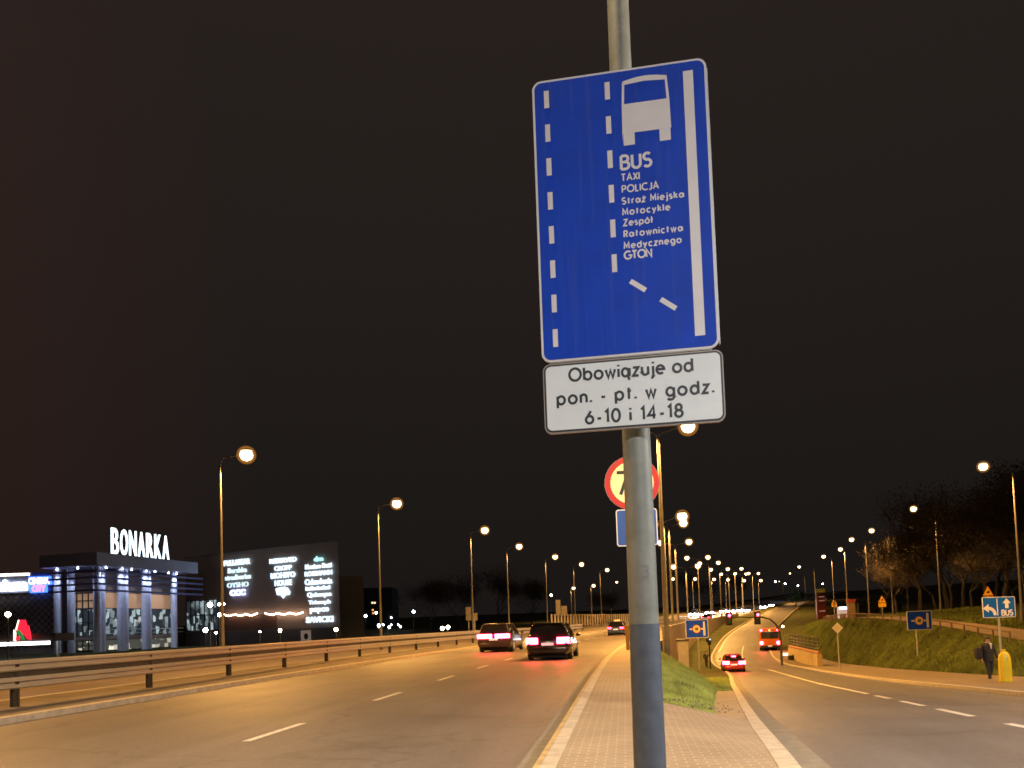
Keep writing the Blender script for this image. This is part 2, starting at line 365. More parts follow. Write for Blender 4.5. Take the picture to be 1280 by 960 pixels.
def kerb(f, a, b, zf, h=.1, w=None):   # top, with vertical faces
    return lambda y: [(f(y) + a * sl(f, y), zf(y) - .1, 0), (f(y) + a * sl(f, y), zf(y) + h, .1), (f(y) + b * sl(f, y), zf(y) + h + .002, .3), (f(y) + b * sl(f, y), zf(y) - .1, .4)]
struct(sheet('kerb', kerb(R_, 0.0, .22, ZM, .105), M_KERB))
struct(sheet('kerb_lamplit_strip', lambda y: [(R_(y) - .008, ZM(y) + .003, 0), (R_(y) - .006, ZM(y) + .104, .1), (R_(y) + .06 * sl(R_, y), ZM(y) + .112, .2)], M_KERBY))
struct(sheet('gutter', strip(R_, -.24, -.015, lambda y: ZM(y) + .005, 1), M_GUT))
struct(sheet('median_kerb', kerb(R_, -10.6, -10.3, ZM, .12), M_KERB))
struct(sheet('opposite_kerb', kerb(R_, -13.9, -13.7, ZM, .12), M_KERB))
struct(sheet('slip_kerb', lambda y: [(S_(y) - .2 * sl(S_, y), ZS(y) - .1, 0), (S_(y) - .2 * sl(S_, y), ZS(y) + .106, .1), (S_(y), ZS(y) + .104, .3), (S_(y), ZS(y) - .1, .4)], M_KERB))
struct(sheet('slip_gutter', strip(S_, .03, .35, lambda y: ZS(y) + .005, 1), M_GUT))
struct(sheet('slip_outer_kerb', kerb(S_, 6.5, 6.68, ZS, .11), M_KERB))
struct(sheet('footway', lambda y: [(S_(y) + o * sl(S_, y), ZS(y) + .105, o) for o in (6.68, 8.5, 10, 11.2)], M_PAV2, list(np.arange(-60, 95, 1.0))))
struct(sheet('footpath', lambda y: [(S_(y) + o * sl(S_, y), ZT(y) + .03, o) for o in (14.2, 15.5, 17.1)], M_PATH, list(np.arange(-60, 180, 2.0))))
# painted markings
def dash(mb, f, off, y0, y1, w, zf, lift=.006):
    n = max(2, int((y1 - y0) / 1.5)); ys = lin(y0, y1, n); o = len(mb.v)
    for y in ys:
        k = sl(f, y)
        for d in (-w / 2, w / 2): mb.v.append((f(y) + (off + d) * k, y, zf(y) + lift))
    for i in range(n): mb.f.append((o + 2 * i, o + 2 * i + 1, o + 2 * i + 3, o + 2 * i + 2))
lm = MB(); y = -28.0 + .3
while y < 230: dash(lm, R_, -4.35, y, y + 1.9, .13, ZM); y += 5.5
struct(lm.build('lane_marking', M_LINE))
lm = MB()
for a, b in ((3.6, 5.6), (6.9, 8.7), (10.0, 11.9), (13.5, 15.6), (16.7, 18.8), (20.0, 21.9), (23.0, 66)): dash(lm, S_, 3.6, a, b, .15, ZS)
dash(lm, S_, .5, 96, 240, .12, ZS)
dash(lm, S_, 3.3, 85, 103, .12, ZS)
for yy in (78.5, 84):
    k = len(lm.v); x0, x1 = S_(yy) + .4, S_(yy) + 3.3
    lm.v += [(x0, yy, ZS(yy) + .007), (x1, yy, ZS(yy) + .007), (x1, yy + .45, ZS(yy + .45) + .007), (x0, yy + .45, ZS(yy + .45) + .007)]; lm.f.append((k, k + 1, k + 2, k + 3))
struct(lm.build('slip_marking', M_LINE))

# ------------------------------------------------------------------ pixel of the photograph -> place
def ray(px, py): return (d0 + cr * ((px - 640) / FPX) + cu * ((YP - py) / FPX))
def at(px, py, y):
    d = ray(px, py); t = y / d.y; return Vector((d.x * t, y, EYE + d.z * t))
def solve(px, py, h, zf):     # distance at which a thing h above zf(x,y) shows at (px,py)
    best = None
    prev = None
    for y in np.arange(6, 700, .5):
        p = at(px, py, y); g = p.z - (zf(p.x, y) + h)
        if prev is not None and (prev > 0) != (g > 0): return y
        prev = g; best = y
    return best

# ------------------------------------------------------------------ street lamps
LIGHTS = {}
def lamp_light(root, x, z, glow):
    key = glow.name if glow else 'sodium'
    if key not in LIGHTS:
        l = bpy.data.lights.new('lamp_' + key, 'SPOT'); l.spot_size = math.radians(158); l.spot_blend = .35; l.shadow_soft_size = .2
        l.color, l.energy = {'sodium': (SOD, LAMP_P), 'added_white_bowl': ((.96, .95, .98), 4400), 'added_cool_bowl': ((.92, .93, 1.0), 12000), 'warm_white_bowl': ((1.0, .72, .42), 4200)}[key]
        LIGHTS[key] = l
    o = bpy.data.objects.new('lamp_light', LIGHTS[key]); COL.objects.link(o); o.parent = root; o.location = (x, 0, z)
def lamp_head(root, x, z, sgn, w=1.0, glow=None):
    """head hanging at the end of an arm along local x"""
    h = MB(); h.ell((x, 0, z + .20), (.36 * w, .28 * w, .12), 14, 4, 0.0, .999); hd = h.build('lamp_head', M_HOUS, root, True); lamp_light(root, x, z - .50 * w, glow)
    b = MB(); b.ell((x, 0, z - .02), (.32 * w, .30 * w, .30 * w), 16, 9, -.999, .6); b.build('lamp_bowl', glow or M_SODIUM, hd, True)
    g = MB(); g.ell((x, 0, z - .02), (.50 * w, .48 * w, .48 * w), 20, 14, -.999, .999); g.build('halo_globe', M_HALO if glow is None else M_HALOW, hd, True)  # glowing ball added to imitate lens glare round the bowl
def halo_mat(name, col, st):      # emissive volume for the glare halo added round a lamp
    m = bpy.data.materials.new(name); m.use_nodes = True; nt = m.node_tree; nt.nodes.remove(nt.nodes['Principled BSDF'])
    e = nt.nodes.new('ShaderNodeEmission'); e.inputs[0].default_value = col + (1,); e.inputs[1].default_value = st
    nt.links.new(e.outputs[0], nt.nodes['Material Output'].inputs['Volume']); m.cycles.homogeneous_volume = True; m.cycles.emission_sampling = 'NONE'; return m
M_HALO = halo_mat('halo_amber', (1.0, .38, .05), .55); M_HALOW = halo_mat('halo_white', (1.0, .8, .6), .5)
def make_lamp(H, arms, label, group, loc, rz, w=1.0, pole_m=None, thick=1.0, glow=None):
    """arms: list of (reach, rise) along local +x (negative reach = other way)"""
    t = thing('street_lamp', label, 'street lamp', loc, rz, group)
    p = MB(); top = H - .55
    p.tube([(0, 0, -.3), (0, 0, .9), (0, 0, .95), (0, 0, top)], [.115 * thick, .112 * thick, .092 * thick, .052 * thick], 12); p.build('pole', pole_m or M_LAMPPOLE, t, True)
    for reach, rise in arms:
        a = MB(); s = 1 if reach > 0 else -1; pts = [(0, 0, top - .02)]
        for i in range(1, 6):
            an = PI / 2 * i / 5; pts.append((s * .35 * (1 - math.cos(an)), 0, top + .35 * math.sin(an)))
        pts.append((reach - s * .35, 0, top + .35 + rise * .9)); 
        a.tube(pts, .033, 8); a.build('arm', pole_m or M_LAMPPOLE, t, True)
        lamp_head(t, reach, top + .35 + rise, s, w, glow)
    return t
HB = 10.55      # height of a bowl above the ground
def zmain(x, y): return ZM(y)
def ztop(x, y): return ZT(y) + .2
# left row: (bulb px, pole px at top)
rows_left = [((308, 569), 275), ((496, 631), 472.5), ((606, 664), 588), ((649, 684), 633.5), ((694, 697), 682), ((727, 706), 717), ((759, 713), 750), ((771, 728), 763)]
for i, ((bx, by), pxx) in enumerate(rows_left):
    y = solve(bx, by, HB, zmain); b = at(bx, by, y); q = at(pxx, by + 12, y); reach = b.x - q.x
    make_lamp(HB + .2, [(max(reach, .7), .12)], f'{ORD[i]} street lamp in the row beyond the left guard rail, single arm pointing right', 'street lamps left of the main road', (q.x, y, ZM(y)), 0, 1.0)
# double-armed row on the right edge of the main road
rows_mid = [((860, 532), 822.3), ((851, 607), 827.5), ((854, 648), 836), ((861, 673), 844), ((871.5, 689), 857), ((885, 699.5), 872.5), ((898, 706), 887), ((910, 713), 900), ((919, 718), 911), ((927, 714), 919), ((936, 718), 928), ((948, 718.5), 941)]
for i, ((bx, by), pxx) in enumerate(rows_mid):  # each on the pavement edge
    y = solve(bx, by, HB, zmain); b = at(bx, by, y); q = at(pxx, by + 14, y); reach = min(max(b.x - q.x, .9), 2.2)
    make_lamp(HB + .2, [(reach, .25), (-reach if i else -.95, .25)], f'{ORD[i]} double-armed street lamp in the row right of the main road', 'double-armed street lamps', (q.x, y, gz(q.x, y) + .1), 0, 1.0, None, 1.25)
# right row on the path
rows_right = [((1229, 584), 1266), ((1142, 637), 1169), ((1089.5, 664), 1111), ((1064.5, 675), 1082), ((1052.5, 687), 1056), ((1029.5, 696), 1040), ((999, 709), 1018), ((987.5, 717), 1006), ((974, 727), 979)]
for i, ((bx, by), pxx) in enumerate(rows_right):
    y = solve(bx, by, HB, ztop); b = at(bx, by, y); q = at(pxx, by + 10, y); reach = min(b.x - q.x, -.6)
    make_lamp(HB + .2, [(reach, .1)], f'{ORD[i]} street lamp in the row on the right bank, arm pointing left', 'street lamps along the right bank', (q.x, y, ztop(q.x, y)), 0, .85)
# far row behind the bend
for i, (bx, by) in enumerate([(717, 735.5), (742, 732.5), (841, 724), (869, 724), (892.5, 724.5), (910, 725), (930, 726), (951, 726)]):
    y = 215 + 3 * i; b = at(bx, by, y); zg = b.z - HB
    make_lamp(HB + .2, [(.8, .1)], f'distant street lamp beyond the bend, {ORD[i] if i else "first"} from the left', 'distant street lamps beyond the bend', (b.x - .8, y, zg), 0, 1.25)
# out-of-view lamps continuing the rows, plus white and cool ones added for their light
M_LED_ADDED = emit('added_white_bowl', (.96, .95, .98), 9, False)  # unseen white source, added to light the sign face
make_lamp(HB + .2, [(1.5, .25), (-1.5, .25)], 'unseen double-armed lamp added behind the photographer to throw whiter light on the sign', 'double-armed street lamps', (4.0, -12.5, .1), 0, 1.0, None, 1.25, M_LED_ADDED)
for yy, lb in ((22.0, 'street lamp left of the frame beyond the guard rail'), (3.5, 'street lamp beyond the guard rail level with the photographer')):
    make_lamp(HB + .2, [(1.5, .12)], lb, 'street lamps left of the main road', (R_(yy) - 22.2, yy, 0), 0, 1.0)
for yy, lb, gm in ((25.0, 'street lamp on the right bank right of the frame', None), (3.0, 'unseen whiter lamp added on the right bank to light the slip road', emit('added_cool_bowl', (.92, .94, 1.0), 9, False))):  # the cool one is added out of view to whiten the slip road
    make_lamp(HB + .2, [(-1.9, .1)], lb, 'street lamps along the right bank', (S_(yy) + 17.6, yy, ZT(yy)), 0, .85, None, 1.0, gm)

# ------------------------------------------------------------------ stroke lettering
def arc(cx, cy, rx, ry, a0, a1, n=12):
    return [(cx + rx * math.cos(math.radians(a0 + (a1 - a0) * i / n)), cy + ry * math.sin(math.radians(a0 + (a1 - a0) * i / n))) for i in range(n + 1)]
X = .66
def bowl(cx=.29): return arc(cx, .33, .29, .33, 0, 360, 20)
G = {
 'B': (.56, [[(0, 0), (0, 1)], [(0, 1), (.26, 1)] + arc(.28, .765, .22, .235, 90, -90) + [(0, .53)], [(.0, .53), (.28, .53)] + arc(.3, .265, .26, .265, 90, -90) + [(0, 0)]]),
 'U': (.58, [[(0, 1), (0, .3)] + arc(.29, .29, .29, .29, 180, 360) + [(.58, 1)]]),
 'S': (.52, [arc(.26, .755, .24, .245, 35, 265, 12) + arc(.26, .26, .26, .26, 85, -145, 12)]),
 'T': (.58, [[(0, 1), (.58, 1)], [(.29, 1), (.29, 0)]]),
 'A': (.7, [[(0, 0), (.35, 1), (.7, 0)], [(.13, .33), (.57, .33)]]),
 'X': (.56, [[(0, 0), (.56, 1)], [(0, 1), (.56, 0)]]),
 'I': (.0, [[(0, 0), (0, 1)]]),
 'P': (.5, [[(0, 0), (0, 1)], [(0, 1), (.24, 1)] + arc(.25, .73, .25, .27, 90, -90) + [(0, .46)]]),
 'O': (.92, [arc(.46, .5, .46, .5, 0, 360, 28)]),
 'L': (.4, [[(0, 1), (0, 0), (.4, 0)]]),
 'C': (.74, [arc(.46, .5, .46, .5, 52, 308, 20)]),
 'J': (.34, [[(.34, 1), (.34, .24)] + arc(.1, .24, .24, .25, 0, -120, 8)]),
 'M': (.76, [[(0, 0), (.04, 1), (.38, .25), (.72, 1), (.76, 0)]]),
 'Z': (.56, [[(0, 1), (.55, 1), (0, 0), (.56, 0)]]),
 'R': (.5, [[(0, 0), (0, 1)], [(0, 1), (.24, 1)] + arc(.25, .74, .25, .26, 90, -90) + [(0, .48)], [(.2, .48), (.5, 0)]]),
 'G': (.84, [arc(.46, .5, .46, .5, 48, 352, 22) + [(.9, .46), (.52, .46)]]),
 'N': (.62, [[(0, 0), (0, 1), (.62, 0), (.62, 1)]]),
 'a': (.60, [arc(.26, .33, .26, .33, 0, 360, 20), [(.60, X), (.60, 0)]]),
 '\u0105': (.60, [arc(.26, .33, .26, .33, 0, 360, 20), [(.60, X), (.60, 0)], arc(.62, -.12, .12, .12, 110, 280, 8)]),
 'b': (.58, [[(0, 1), (0, 0)], bowl()]),
 'c': (.48, [arc(.29, .33, .29, .33, 50, 310, 14)]),
 'd': (.58, [bowl(), [(.58, 1), (.58, 0)]]),
 'e': (.58, [[(.03, .35), (.58, .35)] + arc(.29, .33, .29, .33, 4, 312, 18)]),
 'g': (.58, [bowl(), [(.58, X), (.58, -.06)] + arc(.3, -.06, .28, .25, 0, -145, 10)]),
 'i': (.0, [[(0, 0), (0, X)], [(0, .86), (0, 1.0)]]),
 'j': (.12, [[(.12, X), (.12, -.12)] + arc(-.06, -.12, .18, .18, 0, -90, 6), [(.12, .86), (.12, 1.0)]]),
 'k': (.44, [[(0, 0), (0, 1)], [(.4, X), (.02, .26)], [(.15, .38), (.44, 0)]]),
 'l': (.0, [[(0, 0), (0, 1)]]),
 '\u0142': (.12, [[(.06, 0), (.06, 1)], [(-.09, .42), (.22, .64)]]),
 'n': (.46, [[(0, 0), (0, X)], [(0, .36)] + arc(.23, .42, .23, .24, 180, 0, 10) + [(.46, 0)]]),
 'o': (.62, [arc(.31, .33, .31, .33, 0, 360, 20)]),
 '\u00f3': (.62, [arc(.31, .33, .31, .33, 0, 360, 20), [(.27, .8), (.42, .98)]]),
 'p': (.58, [[(0, X), (0, -.3)], bowl()]),
 'r': (.28, [[(0, 0), (0, X)], [(0, .36)] + arc(.23, .42, .23, .24, 180, 70, 8)]),
 's': (.38, [arc(.19, .5, .17, .16, 40, 262, 10) + arc(.19, .17, .19, .17, 82, -140, 10)]),
 't': (.3, [[(.12, .92), (.12, 0)], [(0, X), (.3, X)]]),
 'u': (.48, [[(0, X), (0, .25)] + arc(.24, .25, .24, .25, 180, 360, 10), [(.48, X), (.48, 0)]]),
 'w': (.74, [[(0, X), (.19, 0), (.37, .6), (.55, 0), (.74, X)]]),
 'y': (.52, [[(0, X), (.27, .04)], [(.52, X), (.13, -.3)]]),
 'z': (.44, [[(0, X), (.43, X), (0, 0), (.44, 0)]]),
 '\u017c': (.44, [[(0, X), (.43, X), (0, 0), (.44, 0)], [(.22, .84), (.22, .97)]]),
 '0': (.6, [arc(.3, .5, .3, .5, 0, 360, 24)]),
 '1': (.2, [[(0, .8), (.2, 1), (.2, 0)]]),
 '3': (.54, [arc(.27, .76, .24, .24, 150, -90, 12) + arc(.27, .26, .27, .26, 88, -150, 12)]),
 '4': (.58, [[(.44, 0), (.44, 1), (0, .28), (.58, .28)]]),
 '6': (.58, [[(.42, 1), (.05, .43)], arc(.29, .3, .29, .3, 0, 360, 20)]),
 '7': (.52, [[(0, 1), (.52, 1), (.14, 0)]]),
 '8': (.56, [arc(.28, .76, .22, .24, 0, 360, 18), arc(.28, .265, .28, .265, 0, 360, 18)]),
 '.': (.0, [[(0, 0), (0, .15)]]),
 '-': (.3, [[(0, .34), (.3, .34)]]),
 ' ': (.16, []),
}
def ribbon(mb, pts, w, y, dep=.0008):
    pts = [Vector((p[0], p[1])) for p in pts]; n = len(pts)
    closed = (pts[0] - pts[-1]).length < 1e-5
    if closed: pts = pts[:-1]; n -= 1
    o = len(mb.v)
    for i, p in enumerate(pts):
        a = pts[i - 1] if (i > 0 or closed) else None; b = pts[(i + 1) % n] if (i < n - 1 or closed) else None
        t1 = (p - a).normalized() if a is not None else (b - p).normalized(); t2 = (b - p).normalized() if b is not None else t1
        t = t1 + t2
        t = t.normalized() if t.length > 1e-4 else t1
        nn = Vector((-t.y, t.x)); k = 1 / max(.45, nn.dot(Vector((-t1.y, t1.x))))
        q = nn * w / 2 * k
        mb.v.append((p.x + q.x, y, p.y + q.y)); mb.v.append((p.x - q.x, y, p.y - q.y))
    m = n if closed else n - 1
    for i in range(m):
        j = (i + 1) % n; mb.f.append((o + 2 * i, o + 2 * i + 1, o + 2 * j + 1, o + 2 * j))
def stroke_text(mb, txt, x0, x1, base, cap, wt, y):
    """fit the line between stroke centres x0..x1"""
    adv = sum(G[c][0] for c in txt) * cap; gaps = len(txt) - 1
    gap = ((x1 - x0) - adv) / gaps if gaps else 0
    x = x0; k = 0
    for c in txt:
        a, ss = G[c]
        for s_ in ss:
            ribbon(mb, [(x + px * cap, base + py * cap) for px, py in s_], wt, y - .00012 * (k % 6)); k += 1
        x += a * cap + gap

# ------------------------------------------------------------------ the big sign and its pole
PY = 4.17
pole_base = at(803.5, 740, PY)
px_, zb_ = pole_base.x, .1
sp = thing('sign_pole', 'tall grey steel column in the foreground with dark painted foot, carrying the big blue sign', 'pole', (px_, PY, zb_), 0)
zsp = at(806, 779, PY).z - zb_
b = MB(); b.tube([(0, 0, -.2), (0, 0, 0), (0, 0, zsp - .004)], [.0905, .0905, .0815], 40); b.build('painted_foot', M_POLEPAINT, sp, True)
b = MB(); b.tube([(0, 0, zsp - .004), (0, 0, 2.5), (0, 0, 4.6), (0, 0, 10.2)], [.0795, .0755, .0605, .045], 40); b.build('column', M_SIGNPOLE, sp, True)
for s_ in (-1, 1):
    a = MB(); a.tube([(0, 0, 10.15), (s_ * .1, 0, 10.4), (s_ * .35, 0, 10.5), (s_ * 1.2, 0, 10.7)], .033, 8); a.build('arm', M_SIGNPOLE, sp, True)
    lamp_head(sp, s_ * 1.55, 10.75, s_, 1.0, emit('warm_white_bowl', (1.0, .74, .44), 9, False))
b = MB(); cz = at(801, 716, PY).z - zb_                 # stencilled figure wrapped round the column
tmp = MB(); stroke_text(tmp, '3', -.022, .0, 0, .062, .009, 0)
for v in tmp.v:
    an = (v[0] + .01) / .079; b.v.append((.0802 * math.sin(an), -.0802 * math.cos(an), cz - .03 + v[2]))
b.f = tmp.f; b.build('number', mat('stencil_grey', (.17, .17, .16), .6), sp)
b = MB(); b.tube([(0, 0, 4.2), (0, 0, 5.2)], .012, 6)

th = math.radians(9.2); SW, SH = .937, 1.575
SC = at(779, 264.5, 4.03)
sg = thing('bus_lane_sign', 'large blue road sign with a white bus pictogram, dashed lane lines and Polish text', 'road sign', (SC.x, SC.y, SC.z - SH / 2), -th)
def UV(u, v): return ((u - .5) * SW, (1 - v) * SH)
b = MB(); b.plate(rrect(SW, SH, .05, 8, 0, SH / 2), 0, .012); b.build('panel', M_GREYBACK, sg)
b = MB(); b.plate(rrect(SW - .002, SH - .002, .05, 8, 0, SH / 2), -.002, -.0002); b.build('border', M_WHITE, sg)
b = MB(); b.plate(rrect(SW - .026, SH - .026, .040, 8, 0, SH / 2), -.004, -.0022); b.build('face', M_BLUE, sg)
b = MB(); b.plate([(SW / 2 + .004, .02), (SW / 2 + .004, SH - .06), (SW / 2, SH - .06), (SW / 2, .02)], .001, .02); b.plate([(-SW / 2 + .04, -.003), (SW / 2 - .04, -.003), (SW / 2 - .04, .0), (-SW / 2 + .04, .0)], .001, .02); b.build('rim', M_STEEL, sg)
Yd = -.0052
def quad(mb, pts, y):
    o = len(mb.v); mb.v += [(p[0], y, p[1]) for p in pts]; mb.f.append(tuple(o + i for i in range(len(pts))))
def rect(mb, u, v0, v1, w, y):
    x, za = UV(u, v0); _, zc = UV(u, v1); quad(mb, [(x - w / 2, zc), (x + w / 2, zc), (x + w / 2, za), (x - w / 2, za)], y)
for u_, n_, dv_ in ((.084, 8, .121), (.438, 6, .1215)):
    for i in range(n_):
        b = MB(); rect(b, u_, .039 + i * dv_, .101 + i * dv_, .027, Yd); b.build('lane_dash', M_WHITE, sg)
for (u0_, v0_, u1_, v1_) in ((.524, .745, .607, .782), (.689, .818, .771, .855)):
    b = MB(); ribbon(b, [UV(u0_, v0_), UV(u1_, v1_)], .027, Yd); b.build('lane_dash', M_WHITE, sg)
b = MB(); rect(b, .896, .040, .954, .052, Yd); b.build('lane_edge_bar', M_WHITE, sg)
b = MB()
top_ = [UV(.527 + .25 * i / 8, .045 - .010 * math.sin(PI * i / 8)) for i in range(9)]
quad(b, [UV(.53, .126), UV(.536, .058)] + top_[:0] + [UV(.524, .045)] + [UV(.517, .126)], Yd)
quad(b, top_ + [UV(.766, .059), UV(.65, .053), UV(.536, .058)], Yd)
quad(b, [UV(.771, .126), UV(.786, .126), UV(.777, .045), UV(.766, .059)], Yd)
quad(b, [UV(.517, .1262), UV(.786, .1262), UV(.79, .23), UV(.514, .23)], Yd)
quad(b, [UV(.514, .2302), UV(.518, .2302), UV(.518, .272), UV(.514, .2315)], Yd)
quad(b, [UV(.520, .2302), UV(.583, .2302), UV(.583, .272), UV(.520, .272)], Yd)
quad(b, [UV(.723, .2302), UV(.785, .2302), UV(.785, .272), UV(.723, .272)], Yd)
b.build('bus_pictogram', M_WHITE, sg)
for txt, u0_, u1_, v, cap, wt in (('BUS', .50, .668, .354, .0735, .0148), ('TAXI', .498, .598, .3945, .0365, .0074), ('POLICJA', .500, .703, .435, .0365, .0074), ('Stra\u017c Miejska', .497, .840, .4755, .0335, .0077),
        ('Motocykle', .498, .760, .514, .0335, .0077), ('Zesp\u00f3\u0142', .500, .660, .5515, .0335, .0077), ('Ratownictwa', .500, .825, .591, .0335, .0077), ('Medycznego', .498, .815, .631, .0335, .0077), ('GTON', .497, .648, .6675, .041, .0094)):
    x0, zz = UV(u0_, v); x1, _ = UV(u1_, v); b = MB(); stroke_text(b, txt, x0, x1, zz, cap, wt, Yd); b.build('lettering', M_WHITE, sg)
b = MB()
for zz in (.25, 1.2): b.box((.02, .035, zz), (.5, .03, .05)); b.tube([(.02 - .09, .11, zz), (.02 + .09, .11, zz)], .02, 8)
b.build('clamp', M_STEEL, sg)

PW, PH = .936, .368
PC = at(790.5, 490.5, 4.03)
pg = thing('supplementary_plate', 'white plate with black Polish lettering giving days and hours, under the big blue sign', 'road sign', (PC.x, PC.y, PC.z - PH / 2), -th)
b = MB(); b.plate(rrect(PW + .012, PH + .012, .04, 8, 0, PH / 2), 0, .022); b.build('panel', mat('plate_rim', (.30, .26, .22), .5, .3), pg)
b = MB(); b.plate(rrect(PW, PH, .036, 8, 0, PH / 2), -.002, -.0002); b.build('border', M_BLACK, pg)
b = MB(); b.plate(rrect(PW - .019, PH - .019, .028, 8, 0, PH / 2), -.004, -.0022); b.build('face', M_PLATE, pg)
def PUV(u, v): return ((u - .5) * PW, (1 - v) * PH)
for txt, u0_, u1_, v, cap in (('Obowi\u0105zuje od', .147, .836, .262, .066), ('pon. - pt. w godz.', .074, .944, .596, .066), ('6-10 i 14-18', .232, .772, .908, .066)):
    x0, zz = PUV(u0_, v); x1, _ = PUV(u1_, v); b = MB(); stroke_text(b, txt, x0, x1, zz, cap, .0134, Yd); b.build('lettering', M_BLACK, pg)
b = MB()
for zz in (.06, .3): b.box((-.02, .04, zz), (.4, .03, .04))
b.build('clamp', M_STEEL, pg)

# ------------------------------------------------------------------ round weight limit sign and the blue sign under it, behind the pole
YR = 11.3
p = at(790, 603.5, YR); gzr = .1
ps = thing('sign_post', 'thin grey sign post hidden behind the foreground column, carrying a round sign', 'pole', (p.x + .16, YR + .05, gzr))
b = MB(); b.tube([(0, 0, -.2), (0, 0, p.z + .45 - gzr)], .035, 12); b.build('post', M_STEEL, ps, True)
rs = thing('round_limit_sign', 'round cream sign with red rim and a black seven, half hidden by the foreground column', 'road sign', (p.x, YR, p.z), -th * .5)
def disc(r, n=40): return [(r * math.cos(2 * PI * i / n), r * math.sin(2 * PI * i / n)) for i in range(n)]
b = MB(); b.plate(disc(.405), .001, .02); b.build('panel', M_GREYBACK, rs)
b = MB(); b.plate(disc(.40), -.002, 0); b.build('red_ring', M_RED, rs)
b = MB(); b.plate(disc(.318), -.004, -.0022); b.build('face', M_CREAM, rs)
b = MB(); stroke_text(b, '7', -.22, .02, -.17, .33, .05, -.0052); stroke_text(b, 't', .1, .2, -.17, .3, .05, -.0052); b.build('figure', M_BLACK, rs)
p2 = at(769, 637, YR); p3 = at(772, 683, YR)
bs = thing('blue_sign', 'blue rectangular sign below the round sign, mostly hidden by the column', 'road sign', (p2.x + .31, YR, p3.z), -th * .5)
hh = p2.z - p3.z
b = MB(); b.plate(rrect(.6, hh, .04, 6, 0, hh / 2), 0, .015); b.build('border', M_WHITE, bs)
b = MB(); b.plate(rrect(.57, hh - .03, .03, 6, 0, hh / 2), -.003, -.0005); b.build('face', mat('sign_mid_blue', (.02, .075, .30), .45), bs)

# small yellow keep-clear post behind the column
p = at(785, 814, 37)
t = thing('marker_post', 'short yellow marker post at the kerb, just left of the foreground column', 'bollard', (p.x, 37, .1))
b = MB(); b.box((0, 0, .5), (.16, .1, 1.0), bev=.02); b.build('post', mat('post_ochre', (.26, .16, .02), .5), t)
b = MB(); b.box((0, 0, 1.08), (.3, .07, .22), bev=.02); b.build('head', MATS['post_ochre'], t)

# ------------------------------------------------------------------ guard rails
def guard_rail(off, y0, y1, step, zf, label, beams=((.52, .25), (.89, .25)), name='guard_rail', bend=0.0):
    t = thing(name, label, 'guard rail', (R_(y0) + off * sl(R_, y0), y0, zf(y0)))
    ox, oy, oz = t.location
    def P(y, d=0): return Vector((R_(y) + (off - bend * min(max((y - 20) / 22, 0), 1)) * sl(R_, y) - ox, y - oy, zf(y) - oz))
    ys = list(np.arange(y0, y1, 2.0))
    for zc, h in beams:
        m = MB(); rings = []
        for y in ys:
            q = P(y); pr = [(0, -h / 2), (.03, -h / 2 + .03), (.03, -h / 2 + .09), (-.02, -.025), (-.02, .025), (.03, h / 2 - .09), (.03, h / 2 - .03), (0, h / 2)]
            ring = [q + Vector((a + .07, 0, zc + c)) for a, c in pr] + [q + Vector((a + .055, 0, zc + c)) for a, c in pr[::-1]]
            rings.append(ring)
        m.loft(rings); m.build('rail_beam', M_RAIL, t)
    if len(beams) > 1:
        m = MB(); m.loft([[P(y) + Vector((.04 + a, 0, .705 + c)) for a, c in ((-.04, -.07), (.0, -.07), (.0, .07), (-.04, .07))] for y in ys]); m.build('slot_shade_strip', M_RAILPOST, t)  # dark strip added as the shade in the slot between the beams
    pm = None; top = max(b_[0] for b_ in beams) + .13
    for y in np.arange(y0 + (16.5 - y0) % step, y1, step):
        q = P(y)
        if pm is None:
            m = MB(); m.box((0, 0, top / 2 - .1), (.15, .05, top + .2)); m.box((-.07, 0, top / 2 - .1), (.012, .13, top + .2)); m.box((.05, 0, top / 2 - .1), (.012, .13, top + .2)); pm = m.build('post', M_RAILPOST, t); pm.location = q
        else:
            c = pm.copy(); COL.objects.link(c); c.parent = t; c.location = q
guard_rail(-12.0, -6, 118, 4.75, lambda y: ZM(y) + .1, 'two-beam steel guard rail along the left side of the main road', bend=1.3)
guard_rail(-22.1, -6, 112, 6.0, lambda y: ZM(y), 'lower single-beam guard rail on the far side of the opposite carriageway', ((.62, .34),))

